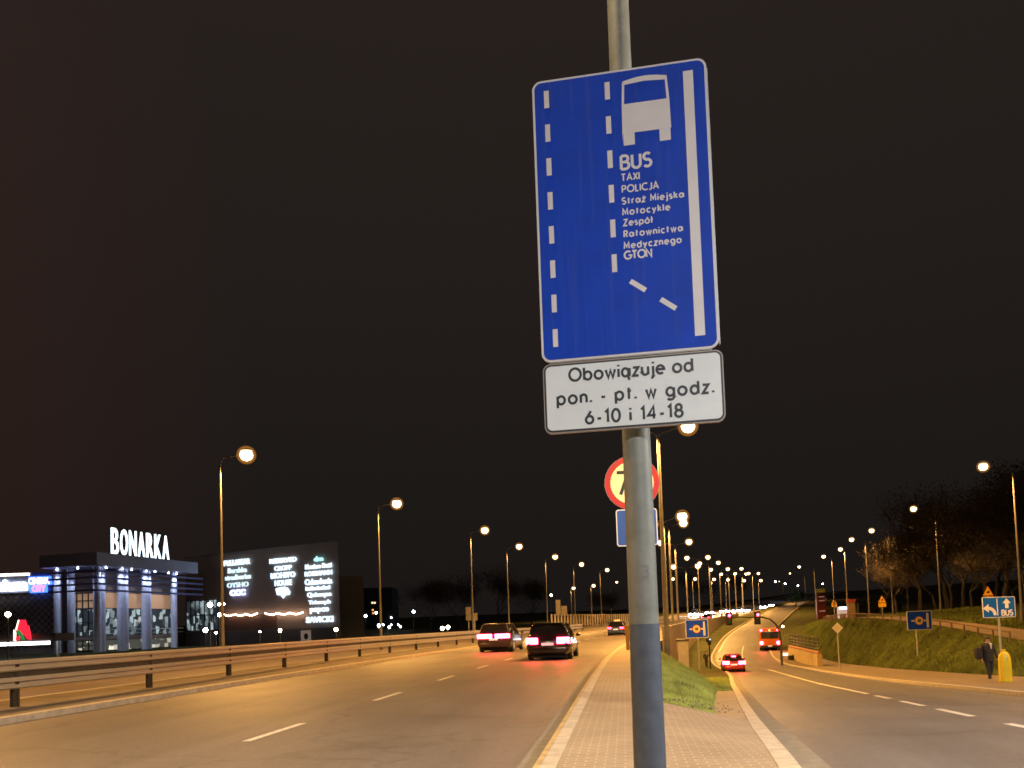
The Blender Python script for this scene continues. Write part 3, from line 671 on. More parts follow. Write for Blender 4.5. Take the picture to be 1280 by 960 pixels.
# ------------------------------------------------------------------ cars
def make_car(name, label, loc, rz, L=4.3, Wd=1.8, H=1.48, paint=M_BLACK, style='hatch', tl_size=1.0, tails=None, heads=None, group=None, cat='car', plate_glow=True, wide=False):
    t = thing(name, label, cat, loc, rz, group)
    hw = Wd / 2
    if style == 'suv': prof_ = [(-.5, .88, .36, .95), (-.485, .95, .28, 1.02), (-.42, 1, .22, 1.03), (-.2, 1, .2, 1.02), (.1, 1, .2, 1.01), (.24, 1, .2, .98), (.4, .98, .22, .9), (.47, .93, .26, .78), (.5, .8, .34, .62)]
    else: prof_ = [(-.5, .86, .34, .84), (-.485, .94, .26, .92), (-.42, 1, .2, .95), (-.2, 1, .18, .94), (.1, 1, .18, .92), (.22, 1, .18, .89), (.38, .98, .2, .79), (.47, .92, .24, .66), (.5, .78, .32, .54)]
    rings = []
    for y, w, z0, z1 in prof_:
        w *= hw; Y = y * L
        half = [(w * .84, z0), (w * .96, z0 + .1), (w, z0 + .28), (w * .985, (z0 + z1) / 2 + .08), (w * .93, z1 - .05), (w * .82, z1)]
        rings.append([(x, Y, z) for x, z in half] + [(-x, Y, z) for x, z in half[::-1]])
    b = MB(); b.loft(rings); b.build('body', paint, t, True)
    belt = .93 if style != 'suv' else 1.0
    def loop(ya, yb, w, z, n=5):
        out = []; r = .16 * w
        for sx, sy, a0 in ((1, -1, -90), (1, 1, 0), (-1, 1, 90), (-1, -1, 180)):
            for i in range(n):
                an = math.radians(a0 + 90 * i / (n - 1)); out.append((sx * (w - r) + r * math.cos(an), (ya + r if sy < 0 else yb - r) + r * math.sin(an), z))
        return out
    ra, rb = (-.485, .24) if style in ('hatch', 'suv') else (-.33, .24)
    ta, tb = (-.40, .02) if style in ('hatch', 'suv') else (-.22, .03)
    b = MB(); b.loft([loop(ra * L, rb * L, hw * .88, belt - .05), loop((ra + .01) * L, (rb - .03) * L, hw * .86, belt + .06), loop(ta * L - .05, tb * L + .08, hw * .70, H - .06), loop(ta * L, tb * L, hw * .66, H - .03)])
    gl = b.build('windows', M_GLASS, t, True)
    b = MB(); b.loft([loop(ta * L - .09, tb * L + .02, hw * .71, H - .055), loop(ta * L - .06, tb * L - .02, hw * .68, H - .005), loop(ta * L + .1, tb * L - .2, hw * .55, H + .015)]); b.build('roof', paint, t, True)
    b = MB()
    for s_ in (-1, 1):
        for (ya, yb) in ((rb - .03, tb), (-.16, -.17), (ra + .03, ta - .01)):
            b.tube([(s_ * hw * .868, ya * L, belt + .03), (s_ * hw * .71, yb * L, H - .06)], .028, 6)
    b.build('pillars', paint, t)
    b = MB(); b.box((0, -L * .5 + .05, .42), (Wd * .84, .16, .22), bev=.05); b.build('rear_bumper', paint if paint != M_BLACK else mat('bumper_black', (.02, .02, .02), .6), t, True)
    b = MB(); b.box((0, 0, .2), (Wd * .8, L * .86, .2)); b.build('underbody', M_TYRE, t)
    wm = None
    for s_ in (-1, 1):
        for yy in (-.3, .31):
            b = MB(); r = .33; b.tube([(s_ * (hw - .2), yy * L, r), (s_ * (hw - .18), yy * L, r), (s_ * (hw - .02), yy * L, r), (s_ * (hw + .005), yy * L, r)], [r * .86, r, r, r * .88], 20)
            w = b.build('wheel', M_TYRE, t, True)
            b = MB(); b.tube([(s_ * (hw + .0), yy * L, r), (s_ * (hw + .012), yy * L, r)], [r * .62, r * .58], 16); b.build('rim', M_RIM, w, True)
        b = MB(); b.ell((s_ * (hw + .09), .17 * L, belt + .05), (.11, .06, .075), 8, 5); b.build('wing_mirror', paint, t, True)
    tl = tails or M_TAIL
    for s_ in (-1, 1):
        b = MB(); xx = hw * .70; z_ = .80 if style != 'suv' else .9
        if wide: b.box((s_ * hw * .52, -L * .5 - .0, z_), (hw * .88, .06, .24), bev=.03)
        else: b.box((s_ * xx, -L * .495, z_), (.40 * tl_size, .1, .20 * tl_size), rz=s_ * .3, bev=.03)
        b.build('tail_light', tl if heads is None or True else tl, t, True)
        hs = 1.0 if heads is None else 2.2
        b = MB(); b.ell((s_ * hw * .68, L * .478, .70), (.19 * hs, .06 * hs, .085 * hs), 10, 6); b.build('headlight', heads or mat('headlight_off', (.5, .5, .5), .1), t, True)
    b = MB(); b.box((0, -L * .5 - .012, .66 if style != 'suv' else .72), (.5, .012, .11)); b.build('number_plate', emit('plate_lit', (.85, .85, .95), .35, False), t)
    b = MB(); b.box((0, -L * .5 - .004, .765), (.62, .02, .03)); b.build('boot_trim', mat('chrome', (.7, .7, .72), .15, 1.0), t)
    return t
M_DKRED = mat('car_red', (.22, .01, .015), .22, 0, spec=.8, var=.04)
M_CBLK = mat('car_black', (.012, .011, .012), .16, 0, spec=.9, var=.02)
M_CGREY = mat('car_graphite', (.05, .035, .045), .22, .2, spec=.8, var=.04)
M_CBLUE = mat('car_blue', (.03, .06, .14), .22, 0, spec=.8, var=.04)
M_CSILV = mat('car_silver', (.42, .42, .44), .25, .4, var=.03)
p = at(696, 818, 31.5)
c = make_car('hatchback', 'black hatchback with bright tail lights driving away in the right lane of the main road', (p.x, 33.6, 0), hdg(R_, 33), 4.25, 1.84, 1.52, M_CBLK, 'hatch', tl_size=1.3)
p = at(627, 811, 43)
make_car('parked_suv'.replace('parked_', ''), 'dark grey car with wide red tail lights, left of the black hatchback', (p.x, 45.2, 0), hdg(R_, 45), 4.5, 1.95, 1.6, M_CGREY, 'suv', wide=True)
p = at(776, 795, 80)
t = make_car('taxi', 'small blue car with lit roof sign, half hidden behind the foreground column', (p.x, 82, 0), hdg(R_, 82), 4.3, 1.8, 1.5, M_CBLUE, 'hatch', tails=M_TAILS)
b = MB(); b.box((0, -.4, 1.58), (.62, .2, .16), bev=.03); b.build('roof_sign', emit('taxi_sign', (1, .55, .2), .8, False), t)
p = at(925, 838, 62)
t = make_car('saloon', 'red car with three bright brake lights going down the slip road', (p.x, 64, ZS(63)), hdg(S_, 63), 4.3, 1.76, 1.42, M_DKRED, 'hatch', tl_size=1.35)
b = MB(); b.box((0, -1.86, 1.31), (.34, .05, .09), bev=.02); b.build('brake_light', M_TAIL, t)
# oncoming cars far away on the opposite carriageway, tails far ahead
for i, (px, py, Y, lb, kind) in enumerate([(868, 768, 200, 'far white van with headlights on, leftmost of the oncoming cars on the far bend', 'h'), (888, 766, 205, 'far oncoming car with blazing headlights, right of the far white van', 'h'), (906, 764, 225, 'far oncoming car with headlights between the two red traffic lights', 'h'),
        (933, 763.5, 245, 'far oncoming car with headlights just left of the right traffic light', 'h'), (965, 757, 290, 'farthest oncoming car with brilliant headlights on the hill crest', 'h'), (875, 768.5, 215, 'far oncoming car tucked right beside the far white van', 'h'), (915, 764, 235, 'far oncoming car a little right of the left traffic light', 'h'), (925, 763.5, 240, 'far oncoming car midway between the traffic lights', 'h'), (955, 759, 275, 'far oncoming car climbing down left of the brilliant headlights', 'h'), (884, 772.5, 165, 'far car showing tail lights on the main road before the bend', 't'), (941, 769.5, 200, 'far car with red tail lights below the right traffic light', 't')]):
    p = at(px, py, Y)
    c = make_car('far_car', lb, (p.x, Y, p.z - .7), hdg(R_, Y) + (PI if kind == 'h' else 0), 4.4, 1.85, 1.5 if i else 2.1, M_CSILV if i == 0 else M_CGREY, 'suv' if i == 0 else 'hatch', heads=M_HEADL if kind == 'h' else None, tails=M_TAILS if kind == 't' else mat('tail_off', (.2, .01, .01), .3), group='cars far along the bend')

# bus
def make_bus(loc, rz):
    M_BO = mat('bus_orange', (.52, .13, .02), .35, var=.05); M_BD = mat('bus_dark', (.02, .02, .022), .3)
    t = thing('minibus', 'orange bus with red tail lights waiting on the slip road by the signal mast', 'bus', loc, rz)
    b = MB(); b.box((0, 4, 1.55), (2.5, 8.2, 2.35), bev=.16); b.build('body', M_BO, t, True)
    b = MB(); b.box((0, -.11, 1.95), (2.05, .02, .85)); b.build('rear_window', M_GLASS, t)
    for s_ in (-1, 1):
        b = MB(); b.box((s_ * 1.255, 4, 2.0), (.02, 7.0, .8)); b.build('side_window', M_GLASS, t)
        b = MB(); b.ell((s_ * .98, -.13, 1.0), (.23, .06, .23), 12, 8); b.build('tail_light', M_TAIL, t, True)
        b = MB(); b.ell((s_ * .98, -.12, 2.56), (.16, .05, .12), 10, 6); b.build('marker_light', M_TAIL, t, True)
        b = MB(); b.box((s_ * .85, -.125, .45), (.22, .03, .08)); b.build('reflector', M_TAILS, t)
        for yy in (1.2, 6.6):
            b = MB(); b.tube([(s_ * 1.0, yy, .45), (s_ * 1.24, yy, .45)], .45, 18); w = b.build('wheel', M_TYRE, t, True)
            b = MB(); b.tube([(s_ * 1.24, yy, .45), (s_ * 1.255, yy, .45)], .26, 14); b.build('rim', M_RIM, w, True)
    b = MB(); b.ell((0, -.12, 2.55), (.1, .04, .08), 10, 6); b.build('centre_light', emit('amber_light', (1, .5, .1), 6), t, True)
    b = MB(); b.box((0, -.112, 2.30), (1.1, .015, .16)); b.build('display', emit('bus_display', (.75, .85, 1), 1.2, False), t)
    b = MB(); b.box((0, -.13, .55), (2.3, .08, .3), bev=.03); b.build('bumper', M_BD, t, True)
    b = MB(); b.box((0, -.18, .62), (.5, .012, .11)); b.build('number_plate', MATS['plate_lit'], t)
p = at(963, 814, 95)
make_bus((p.x, 95, ZS(95)), hdg(S_, 97))

# ------------------------------------------------------------------ signals
def signal_head(parent, x, y, z, red=True):
    b = MB(); b.box((x, y, z), (.34, .22, 1.0), bev=.05); h = b.build('signal_head', M_BLACK, parent, True)
    b = MB(); b.tube([(x, y - .12, z + .31), (x, y - .135, z + .31)], .125, 16); b.build('red_lens', emit('signal_red', (1, .03, .08), 32), h)
    for k, c in ((0, (.1, .07, .01)), (-.31, (.01, .08, .05))):
        b = MB(); b.tube([(x, y - .12, z + k), (x, y - .13, z + k)], .11, 16); b.build('dark_lens', mat('lens%d' % (k * 100), c, .2), h)
    b = MB(); b.box((x, y + .13, z), (.6, .02, 1.25)); b.build('backplate', mat('backplate', (.03, .012, .012), .6), h)
YG = 74
pb = at(977.5, 831, YG); pt = at(976, 790, YG); topz = at(955, 771.5, YG).z
t = thing('signal_mast', 'dark curved mast arm reaching over the slip road, carrying two red traffic lights', 'traffic light', (pb.x, YG, ZS(YG) + .1))
z0 = topz - ZS(YG) - .1
bpts = [(0, 0, -.2), (0, 0, z0 * .45), (-.08, 0, z0 * .66), (-.35, 0, z0 * .83), (-.9, 0, z0 * .95), (-1.6, 0, z0), (at(905, 771, YG).x - pb.x, 0, z0 + .12)]
b = MB(); b.tube(bpts, [.12, .11, .1, .09, .08, .075, .05], 12); b.build('mast', mat('mast_dark', (.045, .042, .045), .5), t, True)
for px, py in ((911, 773.5), (946.5, 772.5)):
    q = at(px, py, YG); signal_head(t, q.x - pb.x, -.15, q.z - ZS(YG) - .1)
q = at(888, 834, 70)
t = thing('pedestrian_signal', 'slim black crossing signal post beside the small pedestrian', 'traffic light', (q.x, 70, q.z))
b = MB(); b.tube([(0, 0, -.2), (0, 0, 2.5)], .06, 10); b.build('post', M_BLACK, t, True)
b = MB(); b.box((0, 0, 2.35), (.3, .22, .65), bev=.04); h = b.build('signal_head', M_BLACK, t)
b = MB(); b.box((-.2, 0, 2.45), (.16, .2, .3), bev=.02); b.build('push_button_box', M_BLACK, t)
b = MB(); b.tube([(.05, -.115, 2.52), (.05, -.125, 2.52)], .08, 12); b.build('lens', emit('signal_bluish', (.5, .7, 1), 1.2), h)
q = at(854, 833, 47)
zc_ = at(854, 800, 47).z
t = thing('control_cabinet', 'grey electrical control cabinet standing on the grass edge below the blue side road sign', 'cabinet', (q.x, 47, gz(q.x, 47)))
hc = zc_ - gz(q.x, 47)
b = MB(); b.box((0, 0, hc / 2 - .1), (.66, .4, hc + .1), bev=.015); b.build('housing', mat('cabinet_grey', (.33, .29, .25), .6), t)
b = MB(); b.box((0, 0, hc + .0), (.74, .48, .12), bev=.02); b.build('lid', mat('cabinet_lid', (.06, .055, .05), .6), t)
b = MB(); b.box((0, -.206, hc / 2), (.58, .012, hc - .35)); b.build('door', mat('cabinet_door', (.36, .32, .28), .6), t)

# ------------------------------------------------------------------ side road signs, lane sign, warning signs
def side_road_sign(x0, y0, x1, y1, fx, fy, Y, label):
    a = at(x0, y0, Y); c = at(x1, y1, Y); w = c.x - a.x; h = a.z - c.z; f = at(fx, fy, Y)
    zg = gz(f.x, Y)
    t = thing('side_road_sign', label, 'road sign', ((a.x + c.x) / 2, Y, zg), 0)
    zb = c.z - zg
    b = MB(); b.tube([(f.x - (a.x + c.x) / 2, .06, -.3), (f.x - (a.x + c.x) / 2, .06, zb + h * .8)], .05, 10); b.build('post', M_STEEL, t, True)
    b = MB(); b.plate(rrect(w, h, .1, 6, 0, zb + h / 2), 0, .03); b.build('border', M_WHITE, t)
    b = MB(); b.plate(rrect(w - .1, h - .1, .06, 6, 0, zb + h / 2), -.004, -.001); b.build('face', M_BLUE3, t)
    b = MB(); quad(b, [(w * .27, zb + h * .12), (w * .36, zb + h * .12), (w * .36, zb + h * .88), (w * .27, zb + h * .88)], -.008)
    quad(b, [(-w * .33, zb + h * .45), (w * .268, zb + h * .45), (w * .268, zb + h * .53), (-w * .33, zb + h * .53)], -.008); b.build('road_symbol', M_WHITE, t)
    b = MB(); b.plate([(x - w * .02, z + zb + h * .49) for x, z in disc(h * .235)], -.014, -.009); b.build('ring', M_RED, t)
    b = MB(); b.plate([(x - w * .02, z + zb + h * .49) for x, z in disc(h * .20)], -.02, -.0142); b.build('ring_face', M_CREAM, t)
    b = MB(); b.box((-w * .05, -.021, zb + h * .49), (h * .1, .004, h * .16)); b.box((w * .015, -.021, zb + h * .49), (h * .1, .004, h * .16)); b.build('mark', mat('mark_brown', (.2, .12, .05), .6), t)
side_road_sign(856.5, 775, 886, 797, 874.5, 834, 66, 'blue side road sign with round limit symbol, left of the slip road')
side_road_sign(1133, 764, 1166, 787, 1149, 838, 52, 'blue side road sign with round limit symbol standing on the right grass bank')
# lane sign
YL = 31.5
a = at(1227.5, 747, YL); c = at(1270, 771.5, YL); w = c.x - a.x; h = a.z - c.z; cx = (a.x + c.x) / 2; zg = gz(cx, YL)
t = thing('lane_sign', 'bright blue lane sign with a left turn arrow and a straight arrow over BUS', 'road sign', (cx, YL, zg)); zb = c.z - zg + .01
M_BRW = mat('sign_bright_white', (.85, .85, .85), .4)
b = MB(); b.tube([(0, .06, -.3), (0, .06, zb + h * .9)], .04, 10); b.build('post', M_STEEL, t, True)
b = MB(); b.plate(rrect(w, h, .05, 6, 0, zb + h / 2), 0, .03); b.build('border', M_BRW, t)
b = MB(); b.plate(rrect(w - .05, h - .05, .03, 6, 0, zb + h / 2), -.003, -.001); b.build('face', M_BLUE2, t)
b = MB(); quad(b, [(-.09, zb + h * .1), (-.05, zb + h * .1), (-.05, zb + h * .92), (-.09, zb + h * .92)], -.005); b.build('divider', M_BRW, t)
b = MB()
ax = w * .24
quad(b, [(ax - .07, zb + h * .44), (ax + .07, zb + h * .44), (ax + .07, zb + h * .68), (ax - .07, zb + h * .68)], -.005)
b.add([(ax - .17, -.005, zb + h * .682), (ax + .17, -.005, zb + h * .682), (ax, -.005, zb + h * .92)], [(0, 1, 2)])
lx = -w * .28
ribbon(b, [(lx + .2, zb + h * .12)] + [(lx - .06 + .26 * math.cos(math.radians(q)), zb + h * .14 + .27 * math.sin(math.radians(q))) for q in (15, 35, 55, 75, 90)], .13, -.005)
b.add([(lx - .05, -.0053, zb + h * .14 + .09), (lx - .05, -.0053, zb + h * .14 + .45), (lx - .29, -.0053, zb + h * .14 + .27)], [(0, 1, 2)])
b.build('arrows', M_BRW, t)
b = MB(); stroke_text(b, 'BUS', ax - .22, ax + .22, zb + h * .10, h * .25, .05, -.005); b.build('lettering', M_BRW, t)
def warning_sign(px, py, Y, size, label, plate=True):
    a = at(px, py, Y); zg = gz(a.x, Y); t = thing('warning_sign', label, 'road sign', (a.x, Y, zg), 0, 'yellow warning signs on the right bank'); z = a.z - zg
    b = MB(); b.tube([(0, .05, -.3), (0, .05, z + size * .4)], .04, 8); b.build('post', M_STEEL, t, True)
    s = size
    tri = lambda k: [(-s / 2 * k, -s * .42 * k), (s / 2 * k, -s * .42 * k), (0, s * .46 * k)]
    b = MB(); b.plate([(x, zz + z) for x, zz in tri(1.0)], 0, .02); b.build('border', mat('warn_rim', (.6, .2, .03), .5), t)
    b = MB(); b.plate([(x, zz + z) for x, zz in tri(.86)], -.004, -.001); b.build('face', M_YEL, t)
    b = MB(); b.box((0, -.006, z - s * .1), (s * .3, .004, s * .14)); b.box((s * .05, -.006, z + s * .02), (s * .12, .004, s * .1)); b.build('symbol', M_BLACK, t)
    if plate:
        b = MB(); b.plate(rrect(s * .95, s * .45, .03, 4, 0, z - s * .72), 0, .02); b.build('plate', M_YEL, t)
warning_sign(1235, 739, 60, .85, 'yellow triangular warning sign with plate, behind the bright blue lane sign')
warning_sign(1102.5, 749, 85, .9, 'yellow triangular warning sign standing alone between two lamp poles on the right bank')
warning_sign(1042.5, 752, 130, .95, 'small far yellow warning sign beside the red price pylon')
warning_sign(999, 760, 165, 1.0, 'farthest yellow warning sign at the bend of the slip road', False)
# diamond
q = at(1047, 785, 50); zg = gz(q.x, 50)
t = thing('diamond_sign', 'pale diamond sign on a thin post on the right grass bank', 'road sign', (q.x, 50, zg)); z = q.z - zg
b = MB(); b.tube([(0, .05, -.3), (0, .05, z + .3)], .035, 8); b.build('post', M_STEEL, t, True)
b = MB(); b.plate([(x * .36, z + zz * .36) for x, zz in ((0, -1), (1, 0), (0, 1), (-1, 0))], 0, .02); b.build('panel', mat('diamond_pale', (.72, .70, .64), .5), t)
b = MB(); b.plate([(x * .24, z + zz * .24) for x, zz in ((0, -1), (1, 0), (0, 1), (-1, 0))], -.004, -.001); b.build('centre', mat('diamond_centre', (.74, .68, .58), .5), t)
# bollard
q = at(1257.5, 854, 25.6); zg = ZS(25.6) + .105
t = thing('yellow_bollard', 'tall ribbed yellow bollard on the right footway', 'bollard', (q.x, 25.6, zg))
b = MB(); prof_b = [(.17, 0), (.175, .05), (.175, .62), (.168, .8), (.14, .93), (.09, 1.0), (.05, 1.02), (.05, 1.09), (.01, 1.1)]
rings = [[((r * (1 + (.07 if j % 4 < 2 else -.05) * (1 if r > .1 else 0))) * math.cos(2 * PI * j / 32), (r * (1 + (.07 if j % 4 < 2 else -.05) * (1 if r > .1 else 0))) * math.sin(2 * PI * j / 32), z) for j in range(32)] for r, z in prof_b]
b.loft(rings); b.build('shell', M_BOLL, t, True)
b = MB(); b.tube([(0, 0, 0), (0, 0, .06)], .21, 20); b.build('base', mat('bollard_base', (.5, .34, .03), .6), t)

# ------------------------------------------------------------------ pedestrians
def person(label, loc, rz, h=1.75, jacket=M_CLOTH, stride=.16, small=False):
    k = h / 1.75
    t = thing('person', label, 'person', loc, rz)
    J = {'pel': ((0, 0, .95), .145), 'sp': ((0, 0, 1.15), .15), 'ch': ((0, -.01, 1.36), .165), 'nk': ((0, -.01, 1.5), .065), 'hd': ((0, -.02, 1.585), .08), 'tp': ((0, -.02, 1.70), .075)}
    E_ = [('pel', 'sp'), ('sp', 'ch'), ('ch', 'nk'), ('nk', 'hd'), ('hd', 'tp')]
    for s, n in ((-1, 'l'), (1, 'r')):
        J['sh' + n] = ((s * .19, 0, 1.41), .075); J['el' + n] = ((s * .255, .03 - s * .07, 1.14), .052); J['wr' + n] = ((s * .26, -.06 - s * .10, .90), .036); J['hn' + n] = ((s * .26, -.08 - s * .11, .80), .04)
        J['hp' + n] = ((s * .095, 0, .90), .10); J['kn' + n] = ((s * .10, s * stride * .35 - .04, .50), .068); J['an' + n] = ((s * .09, s * stride, .10), .046); J['to' + n] = ((s * .10, s * stride - .17, .045), .045)
        E_ += [('ch', 'sh' + n), ('sh' + n, 'el' + n), ('el' + n, 'wr' + n), ('wr' + n, 'hn' + n), ('pel', 'hp' + n), ('hp' + n, 'kn' + n), ('kn' + n, 'an' + n), ('an' + n, 'to' + n)]
    names = list(J); me = bpy.data.meshes.new('body'); me.from_pydata([tuple(c * k for c in J[n][0]) for n in names], [(names.index(a), names.index(b_)) for a, b_ in E_], [])
    o = bpy.data.objects.new('body', me); COL.objects.link(o); o.parent = t
    md = o.modifiers.new('skin', 'SKIN'); md.use_smooth_shade = True
    for i, n in enumerate(names):
        r = J[n][1] * k; me.skin_vertices[0].data[i].radius = (r, r * (.72 if n in ('ch', 'sp', 'pel') else 1)); me.skin_vertices[0].data[i].use_root = (n == 'pel')
    o.modifiers.new('sub', 'SUBSURF').levels = 2; o.modifiers['sub'].render_levels = 2
    # clothes and skin by height, in the body's own material
    m = bpy.data.materials.new('body_cloth'); m.use_nodes = True; nt = m.node_tree; bs = nt.nodes['Principled BSDF']; bs.inputs['Roughness'].default_value = .85
    g = nt.nodes.new('ShaderNodeTexCoord'); sp_ = nt.nodes.new('ShaderNodeSeparateXYZ'); nt.links.new(g.outputs['Object'], sp_.inputs[0])
    mr = nt.nodes.new('ShaderNodeMapRange'); mr.inputs[2].default_value = 1.8 * k; nt.links.new(sp_.outputs['Z'], mr.inputs[0])
    rp = nt.nodes.new('ShaderNodeValToRGB'); rp.color_ramp.interpolation = 'CONSTANT'; nt.links.new(mr.outputs[0], rp.inputs[0]); nt.links.new(rp.outputs[0], bs.inputs['Base Color'])
    cr_ = rp.color_ramp; cr_.elements[0].color = (.03, .022, .018, 1); cr_.elements[1].position = .06; cr_.elements[1].color = (.018, .018, .026, 1)
    for pos, c in ((.46, (.45, .27, .19)), (.50, (.024, .023, .027)), (.835, (.46, .28, .2))):
        e = cr_.elements.new(pos); e.color = c + (1,)
    me.materials.append(m)
    b = MB(); b.ell((0, 0, 1.655 * k), (.092 * k, .105 * k, .105 * k), 14, 8, -.1, .999); b.ell((0, .035 * k, 1.62 * k), (.09 * k, .085 * k, .10 * k), 12, 8); b.build('hair', M_HAIR, t, True)
    b = MB(); b.ell((0, -.105 * k, 1.585 * k), (.016 * k, .022 * k, .03 * k), 8, 6); b.build('nose', M_SKIN, t, True)
    b = MB()
    for s in (-1, 1): b.ell((s * .034 * k, -.093 * k, 1.615 * k), (.012 * k, .008 * k, .008 * k), 8, 5)
    b.build('eyes', M_BLACK, t, True)
    b = MB(); b.box((0, -.094 * k, 1.545 * k), (.045 * k, .012 * k, .01 * k)); b.build('mouth', mat('lips', (.3, .1, .09), .6), t)
    # jacket shell
    b = MB(); rings = []
    for z, w, d in ((.80, .20, .145), (.95, .20, .15), (1.12, .195, .15), (1.3, .215, .155), (1.42, .20, .14), (1.49, .10, .09)):
        rings.append([(w * k * math.cos(2 * PI * j / 18), d * k * math.sin(2 * PI * j / 18) - .005, z * k) for j in range(18)])
    b.loft(rings); b.build('jacket', jacket, t, True)
    b = MB(); b.add([(-.05 * k, -.17 * k, 1.475 * k), (.05 * k, -.17 * k, 1.475 * k), (.012 * k, -.178 * k, 1.27 * k), (-.012 * k, -.178 * k, 1.27 * k), (-.05 * k, -.08 * k, 1.5 * k), (.05 * k, -.08 * k, 1.5 * k)], [(0, 1, 2, 3), (4, 5, 1, 0)]); b.build('shirt', M_CLOTH2, t)
    # hands with fingers
    for s, n in ((-1, 'l'), (1, 'r')):
        b = MB(); w = Vector(J['hn' + n][0]) * k
        b.ell((w.x, w.y, w.z + .02), (.02 * k, .04 * k, .05 * k), 8, 6)
        for f in range(4):
            fy = w.y - .03 * k + f * .02 * k; b.tube([(w.x, fy, w.z - .02 * k), (w.x - s * .006, fy, w.z - .06 * k), (w.x - s * .02, fy, w.z - (.095 - .006 * abs(f - 1)) * k)], [.009 * k, .008 * k, .006 * k], 6)
        b.tube([(w.x, w.y - .035 * k, w.z + .02 * k), (w.x - s * .015, w.y - .06 * k, w.z - .01 * k), (w.x - s * .02, w.y - .065 * k, w.z - .04 * k)], [.011 * k, .009 * k, .007 * k], 6)
        b.build('hand', M_SKIN, t, True)
    return t
q = at(1237, 845, 30)
person('man in dark jacket and white shirt walking on the right footway by the lane sign', (q.x, 30, gz(q.x, 30)), .1, 1.78)
b = MB(); b.box((0, 0, .28), (.28, .24, .48), bev=.11); o = b.build('shoulder_bag', mat('bag_black', (.014, .014, .018), .8), None, True)
tag(o, 'black bag hanging at the right side of the walking man', 'bag'); o.location = (q.x - .34, 30.06, gz(q.x, 30) + .84)
q = at(883, 834, 72)
person('small distant pedestrian in dark clothes beside the black crossing signal', (q.x, 72, q.z), .3, 1.5, mat('grey_jacket', (.05, .05, .055), .9), .05)
b = MB(); b.box((0, 0, .2), (.22, .16, .36), bev=.05); o = b.build('shopping_bag', mat('bag_white', (.6, .58, .55), .7), None, True); tag(o, 'pale bag beside the small distant pedestrian', 'bag'); o.location = (q.x + .34, 71.9, q.z + .6)

# ------------------------------------------------------------------ walls by the dip
def wall_strip(name, label, xf, ya, yb, zlo, zhi, th_, m, cat, step=2.0):
    b = MB(); rings = []
    for y in np.arange(ya, yb + .01, step):
        x = xf(y); rings.append([(x, y, zlo(y)), (x, y, zhi(y)), (x - th_, y, zhi(y)), (x - th_, y, zlo(y))])
    b.loft(rings); o = b.build(name, m); tag(o, label, cat); return o
wall_strip('retaining_wall', 'dark concrete retaining wall with parapet between main road and sunken slip road', lambda y: C_(y) + .55, 49, 176, lambda y: ZS(y) - .5, lambda y: ZM(y) + 1.05, .3, M_CONC, 'wall')
# underpass wing wall
YW0, YW1 = 72.0, 92.0
def wx(y): return S_(y) + 11.6 * sl(S_, y)
def wtop(y): return ZS(y) + .9 + (y - YW0) / (YW1 - YW0) * 1.5
t = thing('wing_wall', 'yellow lit wing wall of the underpass stairs at the foot of the right bank', 'wall', (wx(YW0), YW0, ZS(YW0)))
a0, a1 = at(985, 829, 84), at(1022, 832, 68)
b = MB(); p0 = at(1022, 833, 66); p1 = at(986, 829, 84)
for (A, B, za, zb2) in ((p0, p1, at(1022, 818, 66).z, at(986, 809, 84).z),):
    dv = (B - A); nrm = Vector((dv.y, -dv.x, 0)).normalized() * .4
    vs = [Vector((A.x, A.y, -4.5)), Vector((B.x, B.y, -4.5)), Vector((B.x, B.y, zb2)), Vector((A.x, A.y, za))]
    vs += [v + nrm for v in vs]
    loc = Vector(t.location); b.add([v - loc for v in vs], [(0, 1, 2, 3), (4, 7, 6, 5), (0, 4, 5, 1), (1, 5, 6, 2), (2, 6, 7, 3), (3, 7, 4, 0)])
b.build('wall', M_CONCY, t)
b = MB(); A, B = Vector((p0.x, p0.y, at(1022, 818, 66).z)), Vector((p1.x, p1.y, at(986, 809, 84).z))
pts = [A.lerp(B, i / 8) - loc for i in range(9)]
b.tube([p_ + Vector((.2, 0, .10)) for p_ in pts], .16, 8); b.build('coping', mat('coping_rust', (.28, .13, .05), .7), t)
M_DRAIL = mat('dark_railing', (.07, .07, .075), .5, .3)
rl = thing('stair_railing', 'grey steel railing on top of the yellow wing wall', 'railing', loc)
b = MB()
for i in range(9):
    b = MB(); b.tube([pts[i] + Vector((.2, 0, .15)), pts[i] + Vector((.2, 0, 1.5))], .03, 6); b.build('post', M_DRAIL, rl)
b = MB()
for hz in (.45, .75, 1.05, 1.45): b.tube([p_ + Vector((.2, 0, hz)) for p_ in pts], .03, 6)
for i in range(8):
    for j in range(6):
        q_ = pts[i].lerp(pts[i + 1], j / 6); b.tube([q_ + Vector((.2, 0, .25)), q_ + Vector((.2, 0, 1.45))], .012, 4)
b.build('bars', M_DRAIL, rl)
q = at(986, 822, 86); b = MB(); b.box((0, 0, .9), (.5, .1, 1.5)); o = b.build('underpass_light', emit('underpass_white', (1, .9, .7), 4)); o.location = (q.x, 87, q.z - 1.2); tag(o, 'lit white underpass opening beside the signal mast foot', 'light')
q = at(989, 830, 80); t = thing('litter_bin', 'small dark litter bin in front of the lit underpass opening', 'bin', (q.x, 80, q.z))
b = MB(); b.tube([(0, 0, 0), (0, 0, .9)], [.26, .32], 14); b.build('bin_body', M_BLACK, t, True)
b = MB(); b.tube([(0, 0, .9), (0, 0, .97)], [.34, .3], 14); b.build('rim', M_STEEL, t, True)

